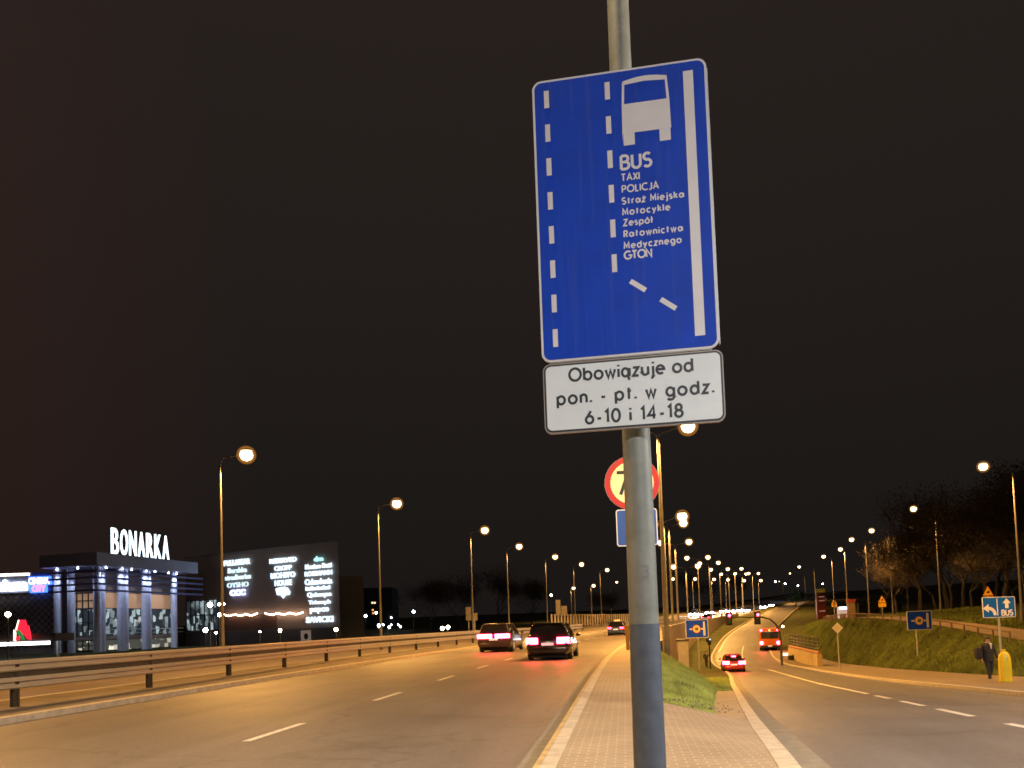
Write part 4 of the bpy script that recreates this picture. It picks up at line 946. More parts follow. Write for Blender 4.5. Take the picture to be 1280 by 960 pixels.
# rail along the top of the bank
t = thing('path_railing', 'low brown handrail along the footpath on top of the right bank', 'railing', (S_(40) + 14 * sl(S_, 40), 40, ZT(40)))
lo_ = Vector(t.location); b = MB(); pts = [Vector((S_(y) + 13.9 * sl(S_, y), y, ZT(y))) - lo_ for y in np.arange(40, 110, 2.5)]
b.tube([p_ + Vector((0, 0, .42)) for p_ in pts], .045, 8); b.build('handrail', mat('rail_wood', (.13, .085, .05), .7), t)
for p_ in pts:
    b = MB(); b.tube([p_ + Vector((0, 0, -.2)), p_ + Vector((0, 0, .4))], .05, 6); b.build('post', MATS['rail_wood'], t)

# ------------------------------------------------------------------ slatted barrier and boards on the left of the bend
t = thing('noise_barrier', 'long pale slatted barrier along the outside of the bend, behind the cars', 'barrier', (0, 0, 0))
b = MB(); A = at(690, 783, 112); Bq = at(800, 781.5, 160); n = 38
Ha = at(690, 767.5, 112).z - A.z
loA = Vector((A.x, A.y, A.z)); t.location = loA
for i in range(n):
    f = i / (n - 1); p_ = A.lerp(Bq, f) - loA; hh = 1.75 + .6 * f
    b.box((p_.x, p_.y, p_.z + hh / 2), (.24, .05, hh), rz=.1)
b.build('slats', mat('barrier_pale', (.36, .31, .29), .6, var=.3, scale=.5), t)
b = MB(); b.tube([(0, .06, .3), ((Bq - A).x, (Bq - A).y + .06, (Bq - A).z + .3)], .05, 6); b.tube([(0, .06, Ha * .9), ((Bq - A).x, (Bq - A).y + .06, (Bq - A).z + Ha * 1.2)], .05, 6); b.build('rails', M_GREYBACK, t)
def board(parts, foot, Y, label):
    f = at(foot[0], foot[1], Y); t = thing('direction_board', label, 'road sign', (f.x, Y, f.z)); first = True
    for (x0, y0, x1, y1) in parts:
        a = at(x0, y0, Y) - f; c = at(x1, y1, Y) - f
        b = MB(); b.box(((a.x + c.x) / 2, 0, (a.z + c.z) / 2), (c.x - a.x, .06, a.z - c.z)); b.build('panel', M_GREYBACK, t)
        b = MB(); b.tube([((a.x + c.x) / 2, .08, -1), ((a.x + c.x) / 2, .08, a.z)], .06, 6); b.build('post', M_STEEL, t)
board([(582, 759, 589, 775.5), (589.3, 766.5, 597, 775.5)], (586, 792), 95, 'grey back of an L-shaped direction board near the third lamp of the left row')
board([(694.5, 750, 701, 768), (701.3, 757.5, 709, 768)], (698, 785), 108, 'grey back of an L-shaped direction board in front of the pale barrier')

# ------------------------------------------------------------------ shopping centre
M_MALLD = mat('mall_dark_cladding', (.27, .205, .175), .6, .1, var=.1, scale=.3)
M_MALLB = mat('mall_fascia', (.34, .37, .52), .5, .2, var=.1, scale=.4)
M_COLM = mat('mall_column', (.50, .54, .72), .5, .1, var=.1)
XP = -49.2; YA, YB = 91.0, 117.0; XL = -56.3
pv = thing('entrance_pavilion', 'glazed entrance pavilion of the shopping centre with tall columns under a flat roof', 'building', (XP, YA, 0), -.25)
lp = Vector((XP, YA, 0)); zr = at(131, 693, YA).z
b = MB(); b.box((-2.8, 7.75, zr - .6), (8.2, 18.3, 1.5)); b.build('roof_slab', M_MALLB, pv)
b = MB()
for k in range(4): b.box((.62, 9.0, zr - 2.0 - .75 * k), (.16, 19.6, .24)); b.box((-2.9, -.72, zr - 2.0 - .75 * k), (6.9, .16, .24))
b.build('louvres', mat('louvre_steel', (.13, .15, .32), .45, .3), pv)
for i, yy in enumerate((.6, 1.7, 4.4, 5.5, 8.6, 9.6, 14.2)):
    b = MB(); b.tube([(-.55 if i % 2 == 0 else -.9, yy, -.2), (-.55 if i % 2 == 0 else -.9, yy, zr - 1.3)], .42, 16); b.build('column', M_COLM, pv, True)
for xx in (-4.3, -6.3):
    b = MB(); b.tube([(xx, .6, -.2), (xx, .6, zr - 1.3)], .42, 16); b.build('column', M_COLM, pv, True)
def window_mat(name, seed, c_lo, c_hi, c_top, strength, sx, sz):
    m = bpy.data.materials.new(name); m.use_nodes = True; nt = m.node_tree; L = nt.links.new; N = nt.nodes.new; bs = nt.nodes['Principled BSDF']
    t_ = N('ShaderNodeTexCoord'); mp = N('ShaderNodeMapping'); mp.inputs['Scale'].default_value = (sx, sx, sz); mp.inputs['Location'].default_value = (seed, seed * .7, 0); L(t_.outputs['Object'], mp.inputs[0])
    v = N('ShaderNodeTexVoronoi'); v.distance = 'CHEBYCHEV'; v.inputs['Scale'].default_value = 1; L(mp.outputs[0], v.inputs['Vector'])
    r = N('ShaderNodeValToRGB'); e = r.color_ramp.elements; e[0].color = c_lo + (1,); e[0].position = .5; e[1].color = c_hi + (1,); e[1].position = 1.0
    s = N('ShaderNodeSeparateColor'); L(v.outputs['Color'], s.inputs[0]); L(s.outputs[0], r.inputs[0])
    L(r.outputs[0], bs.inputs['Emission Color']); bs.inputs['Emission Strength'].default_value = strength
    bs.inputs['Base Color'].default_value = (.02, .02, .025, 1); bs.inputs['Roughness'].default_value = .1
    m.cycles.emission_sampling = 'NONE'; return m
M_WARM = emit('hall_ceiling_glow', (.42, .24, .13), .42, False)
M_SHOP = window_mat('lit_shopfront', 3.1, (.03, .04, .045), (.75, .95, 1.0), None, .6, 1.7, 1.2)
M_SHOP2 = window_mat('lit_shopfront_warm', 8.3, (.06, .06, .05), (.95, .9, .7), None, 1.1, 1.3, 1.6)
def windowed(parent, x0, y0, x1, y1, z0, z1, m, nm='window', nmull=6):
    """a lit pane between two plan points with mullions"""
    b = MB(); b.add([(x0, y0, z0), (x1, y1, z0), (x1, y1, z1), (x0, y0, z1)], [(0, 1, 2, 3)]); w = b.build(nm, m, parent)
    b = MB(); dx, dy = x1 - x0, y1 - y0; L = math.hypot(dx, dy); nx, ny = dy / L * .06, -dx / L * .06
    an = math.atan2(dy, dx)
    for i in range(nmull + 1):
        f = i / nmull; b.box((x0 + dx * f + nx, y0 + dy * f + ny, (z0 + z1) / 2), (.12, .1, z1 - z0), rz=an)
    for zz in (z0, z0 + (z1 - z0) * .5, z1): b.box((x0 + dx / 2 + nx, y0 + dy / 2 + ny, zz), (L, .08, .12), rz=an)
    b.build('mullions', M_BLACK, w); return w
for k_, (za, zb_2, m_, nm_) in enumerate(((5.3, zr - 4.3, M_WARM, 'upper_glazing'), (1.9, 5.2, M_SHOP, 'shop_glazing'), (.1, 1.3, M_SHOP2, 'lower_glazing'))):
    windowed(pv, -2.0, 16.6, -2.0, 2.9, za, zb_2, m_, nm_, 9); windowed(pv, -6.4, 2.8, -2.1, 2.8, za, zb_2, m_, nm_, 5)
b = MB(); b.box((-4.3, 9.9, zr / 2 - .9), (4.3, 13.8, zr - 1.9)); b.box((-1.95, 9.8, 1.6), (.12, 13.6, .45)); b.box((-4.3, 2.75, 1.6), (4.2, .12, .45)); b.build('inner_wall', M_MALLD, pv)
b = MB(); b.tube([(-.9, 2.5, 2.6), (-.9, 16.5, 2.6)], .05, 6); b.tube([(-.9, 2.5, 2.1), (-.9, 16.5, 2.1)], .03, 6); b.build('gallery_rail', M_STEEL, pv)
for i, (px, py) in enumerate([(106, 706.5), (117, 707), (137, 708), (150, 709), (154, 707.3), (168, 710), (175, 709), (178, 711), (187, 711.5)]):
    q = at(px, py, YA + .6 + (0 if i < 2 else (i - 1) * 2.6)) - lp
    if i < 2: q = Vector((-5.5 + 3 * i, -.25, zr - 1.50))
    else: q = Vector((.25, 1.2 + (i - 2) * 2.1 + .5 * (i % 2), zr - 1.50))
    b = MB(); b.ell(q, (.10, .10, .08), 8, 5); b.build('spotlight', emit('canopy_spot', (.7, .8, 1), 30, False), pv)
    if 'spot' not in LIGHTS:
        l = bpy.data.lights.new('canopy_spot', 'SPOT'); l.spot_size = math.radians(120); l.spot_blend = .8; l.shadow_soft_size = .1; l.color = (.72, .80, 1.0); l.energy = 650; LIGHTS['spot'] = l
    o = bpy.data.objects.new('spot_light', LIGHTS['spot']); COL.objects.link(o); o.parent = pv; o.location = q - Vector((-.05, .12, .15))
# roof letters
def text_obj(name, txt, m, loc, rz, size, parent=None, ext=.06, w=None, align='LEFT', bold=0.0):
    cu_ = bpy.data.curves.new(name, 'FONT'); cu_.body = txt; cu_.size = size; cu_.extrude = ext; cu_.align_x = align; cu_.offset = bold; cu_.resolution_u = 3
    o = bpy.data.objects.new(name, cu_); COL.objects.link(o); bpy.context.view_layer.update()
    me = bpy.data.meshes.new_from_object(o.evaluated_get(bpy.context.evaluated_depsgraph_get())); bpy.data.objects.remove(o)
    xs = [v.co.x for v in me.vertices]; zs_ = [v.co.y for v in me.vertices]
    x0, x1, z0, z1 = min(xs), max(xs), min(zs_), max(zs_)
    for v in me.vertices:
        x, y, z = v.co; fx = (x - x0) / (x1 - x0); fz = (y - z0)
        if w: x = fx * w[0]; y = fz / (z1 - z0) * w[1]
        v.co = (x, -z, y)
    me.materials.clear(); me.materials.append(m); me.name = name
    o = bpy.data.objects.new(name, me); COL.objects.link(o); o.location = loc; o.rotation_euler = (0, 0, rz)
    if parent: o.parent = parent
    return o
pB = at(139.5, 691.5, 93.3); pA = at(214.5, 697.5, 112)
rq = Matrix.Rotation(-.25, 3, 'Z') @ Vector((-.2, 2.45, 0))
o_root = thing('roof_sign', 'huge glowing white letters standing on the roof of the entrance pavilion', 'sign', (XP + rq.x, YA + rq.y, zr + .3), -.25)
for i, ch in enumerate('BONARKA'):
    wd = 1.52
    text_obj('letter', ch, M_BON, (0, i * wd + .1, 0), PI / 2, 4, o_root, .08, (wd * .78, 3.25), bold=.012)
b = MB(); b.box((-.25, 5.3, -.15), (.25, 10.9, .3)); b.build('base_rail', M_GREYBACK, o_root)

# dark box with shop names
Ab, Bb = at(233, 800, 114), at(425.5, 800, 99.6); Ab.z = Bb.z = 0
dv = (Bb - Ab).normalized(); nf = Vector((dv.y, -dv.x, 0)); Lb = (Bb - Ab).length; rzb = math.atan2(dv.y, dv.x)
zt_ = at(425, 677.5, 99.6).z
bx = thing('shop_block', 'dark windowless block of the shopping centre covered with glowing shop names', 'building', (Ab.x, Ab.y, 0), rzb)
def loc2(v): return Vector((v.dot(dv), v.dot(Vector((-dv.y, dv.x, 0)))))
uA, uB = Vector((Ab.x, Ab.y, 0)).normalized(), Vector((Bb.x, Bb.y, 0)).normalized()
fp = [loc2(v - Ab) for v in (Ab, Bb, Bb + uB * 26 + dv * -1.5, Ab + uA * 20)]
b = MB(); b.loft([[(v.x, v.y + .01, z) for v in fp] for z in (-.5, zt_)]); b.build('wall', M_MALLD, bx)
b = MB(); b.box((Lb / 2, .15, zt_ + .09), (Lb - .1, .4, .16)); b.build('roof_edge', mat('roof_edge_steel', (.22, .20, .19), .5, .3), bx)
b = MB(); b.box((Lb * .40, -.03, 3.1), (Lb * .44, .08, 2.2)); b.build('terrace_front', mat('terrace_rust', (.10, .045, .03), .7), bx)
b = MB(); b.box((Lb / 2, -.05, 1.0), (Lb - .6, .1, 1.9)); b.build('plinth', mat('plinth_grey', (.09, .08, .08), .7), bx)
windowed(bx, .3, -.12, Lb * .24, -.12, 2.2, 6.6, M_SHOP, 'window', 7)
def on_wall(px, py):
    d = ray(px, py); o_ = Vector((0, 0, EYE)); tt = (Ab - o_).dot(nf) / d.dot(nf); q = o_ + d * tt
    return (q - Ab).dot(dv), q.z
def shop(txt, x0, y0, x1, y1, label, m=M_SIGW, bold=.02, extra=None):
    a = on_wall(x0, y0); c = on_wall(x1, y1); w = c[0] - a[0]; h = abs(a[1] - on_wall(x0, y1)[1])
    z = on_wall((x0 + x1) / 2, y1)[1]
    base = Ab + dv * a[0] + nf * .22
    o = text_obj('shop_sign', txt, m, (base.x, base.y, z), rzb, 1.0, None, .08, (w, h), bold=bold)
    tag(o, label, 'sign', 'glowing shop names on the dark block'); return o
M_SIGB = emit('shop_sign_blue', (.42, .50, 1.0), 4.5, False); M_SIGT = emit('shop_sign_teal', (.30, .78, .85), 2.2, False); M_SIGN2 = emit('shop_sign_dim', (.62, .82, .9), 1.3, False)
shop('PULL&BEAR', 281.5, 699.5, 314, 706.5, 'glowing capital letters, topmost sign of the left column')
shop('Bershka', 286.5, 709.5, 310, 716, 'thin handwritten glowing word, second sign of the left column', M_SIGN2, .0)
shop('stradivarius', 283, 718, 315, 724.5, 'small glowing lower case word, third sign of the left column', M_SIGN2, .01)
shop('OYSHO', 285.5, 728, 312, 734, 'spaced thin glowing capitals, fourth sign of the left column', M_SIGN2, .0)
shop('CCC', 289, 737, 308, 744.5, 'short bluish glowing sign at the bottom of the left column', M_SIGB, .05)
shop('RESERVED', 338.5, 697.5, 372, 703.5, 'wide bold glowing word at the top of the middle column', M_SIGW, .022)
shop('CROPP', 344.5, 707, 366, 713, 'bold glowing word, second sign of the middle column', M_SIGW, .022)
shop('MOHITO', 340, 715.5, 370.5, 722.5, 'widely spaced glowing letters in the middle of the middle column', M_SIGW, .03)
shop('HOUSE', 345, 725, 366, 732, 'bold glowing word, fourth sign of the middle column', M_SIGW, .022)
def shop_shape(pts, label, m=M_SIGW):
    b = MB(); o = len(b.v); P_ = [on_wall(*p_) for p_ in pts]; base = Ab + nf * .2
    b.plate([(s, z) for s, z in P_], -.08, .08); ob = b.build('shop_sign', m); ob.location = (base.x, base.y, 0); ob.rotation_euler = (0, 0, rzb); tag(ob, label, 'sign', 'glowing shop names on the dark block'); return ob
shop_shape([(346, 736), (350, 734.5), (357, 733.5), (361, 735), (364, 740), (363, 743.5), (358, 744), (355.5, 748), (352.5, 744), (348, 744)], 'glowing white speech bubble at the bottom of the middle column')
shop('dm', 394, 695.5, 405, 701.5, 'small teal glowing logo at the top of the right column', M_SIGT, .0)
shop('Massimo Dutti', 383, 704.5, 416, 710.5, 'glowing two-word sign, second of the right column', M_SIGW, .02)
shop('ROSSMANN', 382.5, 713.5, 416.5, 719.5, 'bold glowing capitals, third sign of the right column', M_SIGW, .022)
shop('Calzedonia', 382.5, 723, 416.5, 730.5, 'glowing sign with big round initial, fourth of the right column', M_SIGW, .022)
shop('intimissimi', 383.5, 732.5, 414, 737.5, 'thin glowing sign in the middle of the right column', M_SIGW, .04)
shop('Quiosque', 385.5, 740, 415.5, 747.5, 'glowing sign with round initial, sixth of the right column', M_SIGW, .022)
shop('Triumph', 387, 750, 414.5, 756.5, 'bold glowing sign, third from the bottom of the right column', M_SIGW, .022)
shop('pepco', 389, 759.5, 412.5, 767, 'small slanted glowing sign, second from the bottom of the right column', M_SIGW, .022)
shop('SAVICKI', 384, 770.5, 418, 778, 'widely spaced glowing capitals at the bottom of the right column', M_SIGW, .03)
# festoon lights
M_FEST = emit('festoon_bulb', (1, .66, .45), 22)
def festoon(x0, x1, yy, n, label):
    t = thing('festoon_lights', label, 'string lights', (Ab.x, Ab.y, 0), rzb); wire = []; bl = MB()
    for i in range(n):
        f = i / (n - 1); s, z = on_wall(x0 + (x1 - x0) * f, yy + 2.0 * abs(math.sin(f * PI * 3)) - 1.0 * f); wire.append((s, -.6, z + .12)); bl.ell((s, -.6, z), (.10, .10, .10), 8, 5)
    bl.build('bulbs', M_FEST, t, True); b = MB(); b.tube(wire, .02, 4); b.build('wire', M_BLACK, t)
festoon(284, 325, 768, 15, 'string of small warm bulbs under the left half of the dark block')
festoon(336, 382, 766.5, 18, 'string of small warm bulbs under the middle of the dark block')
a = on_wall(379.5, 788); c = on_wall(392, 801)
t = thing('poster', 'small framed poster with a portrait standing before the dark block', 'poster', tuple(Ab + dv * a[0] + nf * .5), rzb)
b = MB(); b.box(((c[0] - a[0]) / 2, 0, (a[1] + c[1]) / 2), (c[0] - a[0], .08, a[1] - c[1])); b.build('frame', emit('poster_lit', (.42, .32, .24), .30, False), t)
b = MB(); b.plate([((c[0] - a[0]) * (.55 + .22 * math.cos(q)), (a[1] + c[1]) / 2 - .1 + (a[1] - c[1]) * .3 * math.sin(q)) for q in np.linspace(0, 2 * PI, 16)[:-1]], -.07, -.05); b.build('picture', mat('poster_dark', (.06, .03, .03), .6), t)
# grey block right of it
a = at(425, 722, 112); c = at(456, 805, 112)
gb = thing('grey_block', 'plain grey block standing right of the dark shop block', 'building', (a.x, 112, 0))
b = MB(); wg = c.x - a.x; k_ = c.x / 112; b.loft([[(x, y, z) for x, y in ((-1, 0), (wg, 0), (wg + k_ * 20, 20), (-4, 20))] for z in (-.5, a.z)]); b.build('wall', mat('grey_cladding', (.16, .155, .145), .6, var=.08), gb)
b = MB(); b.box((wg / 2 - .5, .15, a.z + .08), (wg + 1, .4, .14)); b.build('roof_edge', MATS['roof_edge_steel'], gb)
# left building with lattice front
YV = 97.0; v0 = at(-60, 815, YV); v1 = at(79, 815, YV); ztl = at(30, 716, YV).z
lb_ = thing('lattice_building', 'low store building at the left edge with diagonal lattice facade and lit fascia', 'building', (v0.x, YV, 0)); wv = v1.x - v0.x
b = MB(); b.box((wv / 2, 5, ztl / 2 - .5), (wv, 10, ztl + 1)); b.build('wall', mat('lattice_wall', (.50, .42, .42), .6, var=.1), lb_)
zf0 = at(30, 741, YV).z
b = MB(); b.box((wv / 2, -.15, (ztl + zf0) / 2), (wv + .3, .3, ztl - zf0)); b.build('fascia', mat('fascia_grey', (.20, .21, .27), .5, .2), lb_)
b = MB(); b.box((wv * .41 - .5, -.34, at(20, 718.5, YV).z), (wv * .68, .05, .26)); b.build('light_strip', emit('strip_warm', (1, .88, .72), 6), lb_)
b = MB(); k = 0
for i in range(-8, 26):
    for sgn in (-1, 1):
        x = i * .85; y0_, y1_ = .6, zf0 - .1; run = (y1_ - y0_) * sgn
        xa, xb_ = x, x + run
        pa, pb2 = Vector((xa, -.12 - .05 * (sgn > 0), y0_)), Vector((xb_, -.12 - .05 * (sgn > 0), y1_))
        lo2, hi2 = 0.1, wv - .1
        if min(pa.x, pb2.x) > hi2 or max(pa.x, pb2.x) < lo2: continue
        def cut(P, Q):
            if P.x < lo2: f = (lo2 - P.x) / (Q.x - P.x); P = P.lerp(Q, f)
            if P.x > hi2: f = (hi2 - P.x) / (Q.x - P.x); P = P.lerp(Q, f)
            return P
        pa2, pb3 = cut(pa, pb2), cut(pb2, pa); b.tube([pa2, pb3], .05, 4)
b.build('lattice', mat('lattice_dark', (.035, .03, .032), .6), lb_)
q0, q1 = at(-40, 738, YV - .5), at(33, 726, YV - .5)
o = text_obj('store_sign', 'Platinium', emit('store_sign_white', (.80, .88, 1), 9), (q0.x, YV - .45, at(10, 739, YV).z), 0, 1, None, .1, (q1.x - q0.x, at(10, 724.5, YV).z - at(10, 739, YV).z), bold=.05); tag(o, 'glowing white store name on the fascia at the left edge', 'sign')
q0, q1 = at(35.5, 741.5, YV - .5), at(65, 720, YV - .5)
cs = thing('cinema_sign', 'blue glowing two-line sign with pink letters at the corner of the lattice building', 'sign', (q0.x, YV - .55, q0.z)); wc, hc2 = q1.x - q0.x, q1.z - q0.z
b = MB(); b.plate([(0, hc2 * .5), (wc * .08, hc2 * .0), (wc * .78, hc2 * .02), (wc * .8, hc2 * .45), (wc, hc2 * .5), (wc * .93, hc2), (0, hc2)], 0, .2); b.build('panel', emit('cinema_blue', (.05, .16, 1.0), 3.0), cs)
text_obj('lettering', 'CINEMA', emit('cinema_pink', (1, .45, .75), 4, False), (wc * .03, -.06, hc2 * .53), 0, 1, cs, .03, (wc * .88, hc2 * .4), bold=.02)
text_obj('lettering', 'CITY', emit('cinema_red', (1, .12, .35), 4, False), (wc * .18, -.06, hc2 * .08), 0, 1, cs, .03, (wc * .55, hc2 * .36), bold=.02)
# canopy with bird emblem
YCN = 74.0
c0, c1 = at(-60, 808, YCN), at(66, 803.5, YCN); 
cn = thing('store_canopy', 'low canopy with glowing white edge at the left edge of the picture', 'canopy', (c0.x, YCN, 0)); wcn = c1.x - c0.x; zc2 = c1.z
b = MB(); b.box((wcn / 2, 1.5, zc2 + .55), (wcn + .6, 3.2, .75)); b.build('roof', mat('canopy_brown', (.10, .07, .05), .7), cn)
b = MB(); b.box((wcn / 2 - .2, -.14, zc2 + .02), (wcn, .08, .30)); b.build('light_edge', emit('canopy_edge', (.88, .92, 1), 8), cn)
for xx in (.5, wcn - .4):
    b = MB(); b.tube([(xx, 1.5, -.2), (xx, 1.5, zc2 + .2)], .12, 10); b.build('post', M_STEEL, cn)
eb = at(27, 801, YCN - .6)
em = thing('bird_emblem', 'red and green glowing bird emblem standing on the canopy edge', 'sign', (eb.x, YCN - .6, eb.z))
u_ = YCN / FPX
def poly(pts, nm, m, y0=0.0, y1=.15):
    b = MB(); b.plate([((x - 27) * u_, (801 - yy) * u_) for x, yy in pts], y0, y1); b.build(nm, m, em)
M_ER = emit('emblem_red', (1, .02, .05), 1.3, False); M_EG = emit('emblem_green', (.02, .30, .08), .8, False); M_EW = emit('emblem_white', (1, .75, .6), 2.5, False)
poly([(24.5, 775), (31, 775), (33, 782), (27, 791), (20.5, 789)], 'red_wing', M_ER)
poly([(26.5, 791), (35, 782), (37.5, 793), (38, 800), (33.5, 799), (31, 795)], 'red_tail', M_ER)
poly([(20, 796), (24, 795), (23, 800), (19.5, 800)], 'red_foot', M_ER)
poly([(20, 790.5), (23.5, 787), (27, 791), (30.5, 800), (27, 800), (25, 795)], 'green_body', M_EG, -.02, .1)
poly([(22.5, 775), (24.3, 775.5), (21, 788), (19.3, 787)], 'white_edge', M_EW)
poly([(17, 801), (19, 801), (19, 790), (17, 787)], 'white_edge', M_EW)
# car park lamps and far lamps
M_WGL = emit('globe_white', (1.0, .76, .48), 70); M_CGL = emit('globe_cool', (.80, .86, 1.0), 60)
CP = [(10, 768, 60, .26, 'w', 'orange-white globe lamp in front of the lattice building'), (262.5, 756, 80, .34, 'w', 'twin-bright globe lamp left of the nearest left street lamp pole'), (274, 755.5, 84, .2, 'w', 'small globe lamp touching the left side of the nearest left lamp pole'), (279.5, 755, 86, .18, 'w', 'small globe lamp just right of the nearest left lamp pole'), (274.5, 768.5, 78, .26, 'w', 'globe lamp low beside the nearest left lamp pole'),
      (257, 787.5, 76, .30, 'c', 'white globe lamp above the rail, left of the nearest lamp pole'), (270, 791, 82, .14, 'w', 'tiny lamp just above the guard rail left of the nearest lamp pole'), (325, 789.5, 84, .14, 'c', 'tiny white lamp before the dark block, left of the poster'), (350, 788, 80, .24, 'w', 'warm globe lamp before the middle of the dark block'), (420, 787, 82, .26, 'w', 'warm globe lamp at the right corner of the dark block'),
      (457, 770, 130, .3, 'c', 'white lamp just right of the grey block'), (470.5, 766, 170, .3, 'c', 'white lamp near the lit far windows'), (474, 782, 120, .34, 'c', 'white lamp at the foot of the second left street lamp'), (517, 764.5, 150, .34, 'c', 'white lamp standing alone right of the second left street lamp'), (553, 785.5, 100, .34, 'w', 'left one of a pair of warm low lamps before the red tail lights'), (560, 784, 104, .34, 'w', 'right one of a pair of warm low lamps before the red tail lights'),
      (479, 781, 190, .24, 'c', 'tiny far lamp right behind the second left lamp pole'), (486.5, 784, 160, .3, 'c', 'far white lamp low right of the second left lamp pole'), (489, 772, 230, .25, 'c', 'far lamp high in the cluster right of the second left lamp pole'), (489, 781, 210, .24, 'c', 'far lamp in the middle of the cluster right of the second lamp pole'), (498, 781, 200, .22, 'c', 'upper far lamp at the right end of the cluster'), (500.5, 783.5, 180, .26, 'c', 'lower far lamp at the right end of the cluster'), (485, 771.5, 240, .24, 'c', 'far lamp at the upper left of the cluster'),
      (969, 727, 380, .5, 'c', 'small white lamp left of the green tree on the hill'), (981.5, 729.5, 380, .5, 'c', 'small white lamp above the green tree on the hill'), (997.5, 732, 300, .3, 'c', 'tiny white lamp right of the green tree'), (1028.5, 730, 260, .25, 'c', 'tiny white lamp above the price pylon'), (959, 769.8, 190, .3, 'w', 'small lamp glowing beside the signal mast arm'), (978.5, 783, 120, .2, 'w', 'tiny lamp right of the signal mast'), (689, 744, 200, .35, 'w', 'small lamp in the dark left of the pale barrier')]
for px, py, Y, r, k, lb in CP:
    r *= .72
    q = at(px, py, Y); zg = min(gz(q.x, Y), q.z - 1)
    t = thing('globe_lamp', lb, 'lamp', (q.x, Y, zg), 0, 'small lamps of the car park and beyond')
    b = MB(); b.ell((0, 0, q.z - zg), (r, r, r), 10, 6); b.build('globe', M_WGL if k == 'w' else M_CGL, t, True)
    b = MB(); b.tube([(0, 0, -.2), (0, 0, q.z - zg - r * .9)], [.05, .04], 6); b.build('post', M_LAMPPOLE, t)
# far block of flats with lit windows
q = at(460, 790, 230)
fb = thing('block_of_flats', 'distant dark block of flats with a few lit windows, right of the grey block', 'building', (q.x, 230, 0))
b = MB(); b.box((3, 6, 6), (9, 12, 16)); b.build('wall', mat('flats_dark', (.03, .03, .035), .8), fb)
for px, py, c in ((465.5, 753.5, 'w'), (468.5, 753.5, 'w'), (466, 762.5, 'o'), (466.5, 766.5, 'o')):
    p_ = at(px, py, 229.9); b = MB(); b.box((p_.x - q.x, -.05, p_.z), (.55, .05, .5)); b.build('window', emit('flat_win_' + c, (1, .75, .45) if c == 'w' else (1, .35, .1), 1.6, False), fb)

# ------------------------------------------------------------------ right hand background
q = at(1027, 772, 150); zg = q.z - .6
t = thing('price_pylon', 'dark red fuel price pylon with yellow top, far right of the slip road', 'sign', (q.x, 150, zg)); w, hp = 11 * 150 / FPX, at(1027, 735.5, 150).z - zg
b = MB(); b.box((0, 0, hp / 2), (w, .5, hp), bev=.05); b.build('body', mat('pylon_red', (.16, .03, .02), .5), t)
b = MB(); b.box((0, -.27, hp * .93), (w * .94, .04, hp * .12)); b.build('top_panel', emit('pylon_yellow', (.30, .17, .02), .25, False), t)
for k in (.30, .62, .74): 
    b = MB(); b.box((.1, -.27, hp * k), (w * .66, .04, .22)); b.build('price_row', emit('pylon_row', (.5, .25, .18), .35, False), t)
q = at(1054.5, 774, 140); zg = gz(q.x, 140); zg = q.z - .3
t = thing('kiosk', 'small lit white kiosk with blue-white top light', 'kiosk', (q.x, 140, zg)); w = 9.5 * 140 / FPX; hk = at(1054, 758.5, 140).z - zg
b = MB(); b.box((0, .5, hk / 2), (w, 1.0, hk)); b.build('body', emit('kiosk_body', (.55, .52, .60), .30, False), t)
b = MB(); b.box((0, -.05, hk - .22), (w * .96, .06, .4)); b.build('top_light', emit('kiosk_light', (.5, .65, 1), 6), t)
b = MB(); b.box((0, -.03, hk * .3), (w * .8, .04, hk * .4)); b.build('front', mat('kiosk_front', (.30, .2, .2), .6), t)
q = at(1064.5, 774, 135); zg = q.z - .3
t = thing('brick_pillar', 'brown pillar with dark red cap beside the kiosk', 'pillar', (q.x, 135, zg)); hk = at(1064, 749, 135).z - zg
b = MB(); b.box((0, 0, hk * .43), (1.15, .8, hk * .86)); b.build('shaft', mat('pillar_brown', (.20, .13, .07), .8), t)
b = MB(); b.box((0, 0, hk * .93), (1.35, .95, hk * .14)); b.build('cap', mat('pillar_red', (.25, .03, .03), .7), t)
q = at(1040, 773, 165); zg = q.z - .5
t = thing('station_shop', 'low pale station building behind the price pylon', 'building', (q.x, 165, zg))
b = MB(); b.box((.6, 2, 1.3), (3.6, 4, 2.6)); b.build('wall', mat('station_pale', (.30, .26, .18), .7), t)
b = MB(); b.box((2.2, 1, 4.7), (7.5, 5, .4)); b.build('canopy_roof', mat('station_roof', (.12, .10, .10), .7), t)
for xx in (-1, 5):
    b = MB(); b.tube([(xx, 1, 0), (xx, 1, 4.6)], .12, 8); b.build('canopy_post', M_STEEL, t)
q = at(1100, 766, 160); zg = q.z - 1.2
t = thing('long_wall', 'long low brown wall in the dark behind the right bank lamps', 'wall', (q.x, 160, zg)); b = MB(); b.box((0, 0, 1.6), (9, .3, 3.2)); b.build('wall', mat('long_wall_brown', (.13, .10, .07), .8), t)
b = MB(); b.box((0, 0, 3.25), (9.2, .4, .1)); b.build('coping', M_CONC, t)

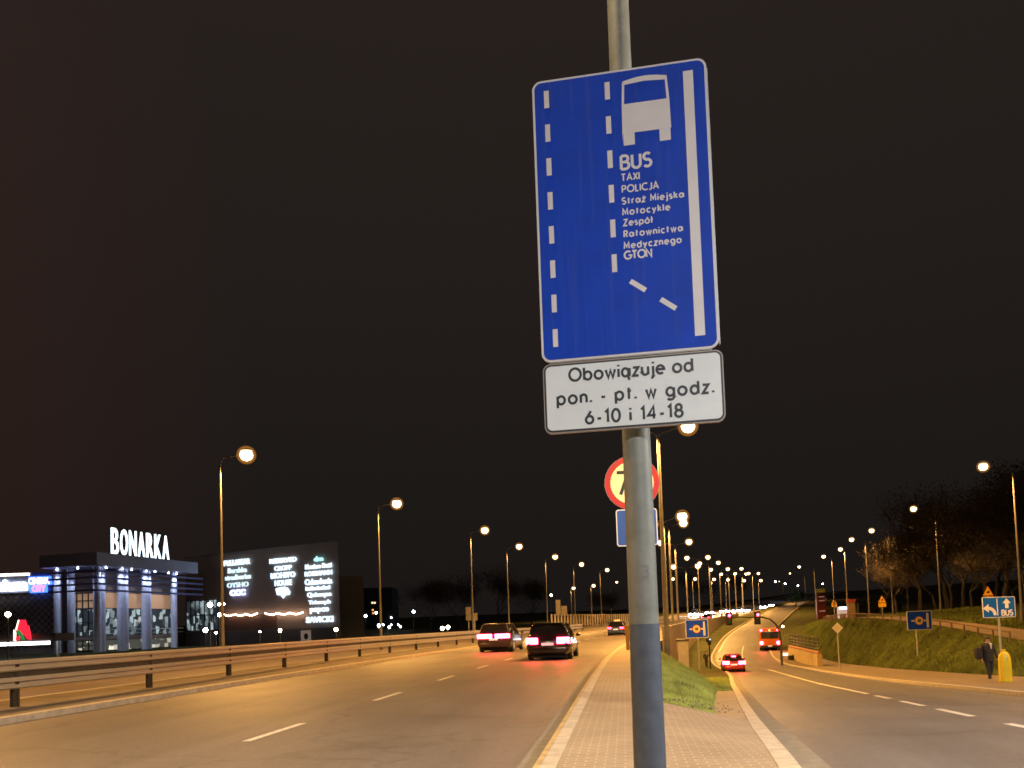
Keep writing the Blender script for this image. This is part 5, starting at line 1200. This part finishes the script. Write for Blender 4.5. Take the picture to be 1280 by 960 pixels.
# ------------------------------------------------------------------ trees
M_TWIG = mat('twigs', (.06, .047, .037), .9, var=.3, scale=2)
M_LEAFB = mat('brown_leaves', (.06, .046, .03), .9, var=.6, scale=.6)
M_LEAFG = mat('green_leaves', (.05, .085, .04), .9, var=.4, scale=.8)
def tree_mesh(h, seed, spread=.55, leaves=2600, lsize=.13, depth=5, dark=1.0):
    rn = random.Random(seed); tr = MB(); tips = []
    tw = MB()
    def grow(p, d, L, r, lev):
        n = 3 if lev < 2 else 2; pts = [p]; q = p.copy(); dd = d.copy()
        for i in range(n):
            dd = (dd + Vector((rn.uniform(-1, 1), rn.uniform(-1, 1), rn.uniform(-.5, .8))) * .16).normalized(); q = q + dd * L / n; pts.append(q.copy())
        rr = [r * (1 - .35 * i / n) for i in range(n + 1)]
        (tr if lev < 3 else tw).tube(pts, rr, 7 if lev < 2 else (5 if lev < 3 else 3), cap=False)
        if lev >= depth: tips.append(q); return
        nb = 3 if lev < 3 else rn.choice((3, 4))
        for k in range(nb):
            f = rn.uniform(.45, 1) if k else 1.0; base = pts[min(n, max(1, int(round(f * n))))]
            ax = Vector((rn.uniform(-1, 1), rn.uniform(-1, 1), rn.uniform(-.2, .6))).normalized()
            nd = (dd * (1 - spread) + ax * spread * 1.1 + Vector((0, 0, .16))).normalized()
            grow(base, nd, L * rn.uniform(.68, .92), max(rr[-1] * .68, .012), lev + 1)
    grow(Vector((0, 0, -.3)), Vector((0, 0, 1)), h * .21, h * .016, 0)
    lv = MB()
    for i in range(leaves):
        t_ = tips[rn.randrange(len(tips))]; c = t_ + Vector((rn.gauss(0, .45), rn.gauss(0, .45), rn.gauss(0, .35)))
        a = Vector((rn.uniform(-1, 1), rn.uniform(-1, 1), rn.uniform(-1, 1))).normalized(); b_ = a.orthogonal().normalized(); s = lsize * rn.uniform(.5, 1.3)
        o = len(lv.v); lv.v += [tuple(c + a * s), tuple(c + b_ * s * .6), tuple(c - a * s), tuple(c - b_ * s * .6)]; lv.f.append((o, o + 1, o + 2, o + 3))
    return tr, tw, lv
def plant(label, loc, parts, scale, rz, group, first=None):
    t = thing('bare_tree' if group.startswith('bare') else 'leafy_tree', label, 'tree', loc, rz, group); t.scale = (scale * (1.2 if 'right bank' in group else 1),) * 3
    for nm, me in parts:
        o = bpy.data.objects.new(nm, me); COL.objects.link(o); o.parent = t
    return t
def build_parts(h, seed, leafm, **kw):
    tr, tw, lv = tree_mesh(h, seed, **kw); out = []
    for nm, mb, m in (('trunk', tr, M_BARK), ('twigs', tw, M_TWIG), ('crown', lv, leafm)):
        me = bpy.data.meshes.new(nm); me.from_pydata(mb.v, [], mb.f); me.materials.append(m); out.append((nm, me))
    return out
TP = [build_parts(13, 11, M_LEAFB, leaves=7000, lsize=.085, depth=6), build_parts(12, 29, M_LEAFB, leaves=6000, lsize=.09, spread=.6, depth=6), build_parts(14, 5, M_LEAFB, leaves=5000, lsize=.085, spread=.52, depth=6)]
for i, (px, Y, s, k, lb) in enumerate([(1285, 72, 1.05, 0, 'bare twiggy tree at the right edge behind the lane sign'), (1232, 66, .95, 1, 'bare twiggy tree behind the yellow warning triangle'), (1185, 92, 1.1, 2, 'bare twiggy tree right of the second right bank lamp'), (1150, 90, .95, 0, 'bare twiggy tree left of the second right bank lamp'),
        (1255, 82, 1.15, 2, 'tall bare tree at the back near the right edge'), (1120, 96, .8, 1, 'smaller bare tree behind the third right bank lamp'), (1300, 74, 1.1, 1, 'bare tree cut off by the right edge, at the back'), (1205, 100, 1.2, 0, 'tall bare tree at the back between the blue signs'), (1100, 104, .55, 2, 'low reddish bush-like tree left of the lone warning sign'), (1268, 70, .6, 1, 'low bushy tree beside the last lamp pole at the right edge'), (1215, 84, .62, 0, 'low bushy tree behind the left half of the lane sign'), (1170, 92, .6, 2, 'low bushy tree behind the right blue side road sign'), (1135, 108, .7, 1, 'low bushy tree between the second and third right bank lamps'), (1245, 105, 1.3, 2, 'tallest bare tree at the very back of the right bank'), (1290, 88, 1.25, 0, 'tall bare tree at the back, touching the right edge of the picture'), (1190, 112, 1.25, 1, 'tall bare tree far back above the right blue side road sign')]):
    q = at(px, 760, Y); plant(lb, (q.x, Y, gz(q.x, Y)), TP[k], s, i * 1.3, 'bare trees on the right bank')
TG = build_parts(9, 77, M_LEAFG, leaves=6000, lsize=.16)
q = at(987, 750, 250); plant('pale green lit tree at the crest of the slip road', (q.x + 1.5, 250, gz(q.x, 250) - .5), TG, 1.0, 0, 'trees beyond the bend')
for i, (px, Y, s, lb) in enumerate([(540, 150, 1.2, 'dark tree behind the pair of warm low lamps'), (575, 160, 1.3, 'dark tree behind the L-shaped board on the left'), (620, 165, 1.25, 'dark tree between the third and fourth left lamps'), (665, 175, 1.3, 'dark tree between the fourth and fifth left lamps'), (760, 185, .9, 'brownish tree behind the pale barrier'), (855, 290, 1.4, 'dark tree far behind the white van'), (920, 320, 1.5, 'dark tree far behind the traffic lights'), (890, 300, 1.3, 'dark tree far beyond the bend in the middle')]):
    q = at(px, 780, Y); plant(lb, (q.x, Y, max(ZM(Y) - 1, 0)), TP[i % 3], s, i * 2.1, 'bare trees left of the bend')

# ------------------------------------------------------------------ grass
def grass(name, n, pick, hmin, hmax, wid, m, label=None):
    V = np.zeros((n * 3, 3), np.float32); k = 0
    while k < n:
        x, y = pick()
        if x is None: continue
        z = gz(x, y); a = random.uniform(0, 2 * PI); h = random.uniform(hmin, hmax); w = wid * random.uniform(.6, 1.3)
        ca, sa = math.cos(a) * w, math.sin(a) * w; lx, ly = random.gauss(0, h * .45), random.gauss(0, h * .45)
        V[k * 3] = (x - ca, y - sa, z - .01); V[k * 3 + 1] = (x + ca, y + sa, z - .01); V[k * 3 + 2] = (x + lx, y + ly, z + h); k += 1
    me = bpy.data.meshes.new(name); me.vertices.add(n * 3); me.vertices.foreach_set('co', V.ravel())
    me.loops.add(n * 3); me.loops.foreach_set('vertex_index', np.arange(n * 3, dtype=np.int32)); me.polygons.add(n)
    me.polygons.foreach_set('loop_start', np.arange(0, n * 3, 3, dtype=np.int32)); me.update(calc_edges=True); me.validate()
    me.materials.append(m); o = bpy.data.objects.new(name, me); COL.objects.link(o); o['kind'] = 'stuff'
    if label: o['label'] = label; o['category'] = 'grass'
    return o
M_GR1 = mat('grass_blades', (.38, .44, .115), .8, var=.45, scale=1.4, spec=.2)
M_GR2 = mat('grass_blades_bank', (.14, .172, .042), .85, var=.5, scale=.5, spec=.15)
def pk1():
    y = 13.4 + 33 * random.random() ** 1.7; c, s = C_(y), S_(y) - (.8 if y < 26.3 else .25)
    if s <= c + .05: return None, None
    x = c - .06 + (s - c + .03) * random.random() + random.gauss(0, .03)
    if random.random() < .35 * max(0, 1 - (x - c) / .5): return None, None
    return x, y
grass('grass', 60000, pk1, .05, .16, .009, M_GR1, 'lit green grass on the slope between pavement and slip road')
def pk2():
    y = 16 + 124 * random.random() ** 1.5; k = sl(S_, y); return S_(y) + k * random.uniform(11.25, 14.1), y
grass('grass_bank', 75000, pk2, .06, .26, .022, M_GR2, 'dull olive grass covering the right bank')
def pk3():
    y = 25 + 65 * random.random() ** 1.2; k = sl(S_, y); return S_(y) + k * 17.3 + 14 * random.random() ** 1.5, y
grass('grass_verge', 30000, pk3, .08, .3, .03, M_GR2, 'olive grass behind the footpath under the bare trees')


# loose grit on the paving around the tip of the grass
b = MB()
for i in range(110):
    f = random.random() * .72; x = 2.7 + 1.5 * f + random.gauss(0, .18); y = 14.0 - .25 * (1 - f) + random.gauss(0, .30); r = random.uniform(.006, .022)
    b.ell((x, y, (ZM(y) + .1) * (1 - f) + (ZS(y) + .1) * f + r * .4), (r, r * random.uniform(.7, 1.3), r * .7), 6, 3)
o = b.build('grit', mat('grit_soil', (.17, .135, .09), .95, var=.4)); o['kind'] = 'stuff'; o['label'] = 'loose soil crumbs on the paving by the grass tip'; o['category'] = 'grit'
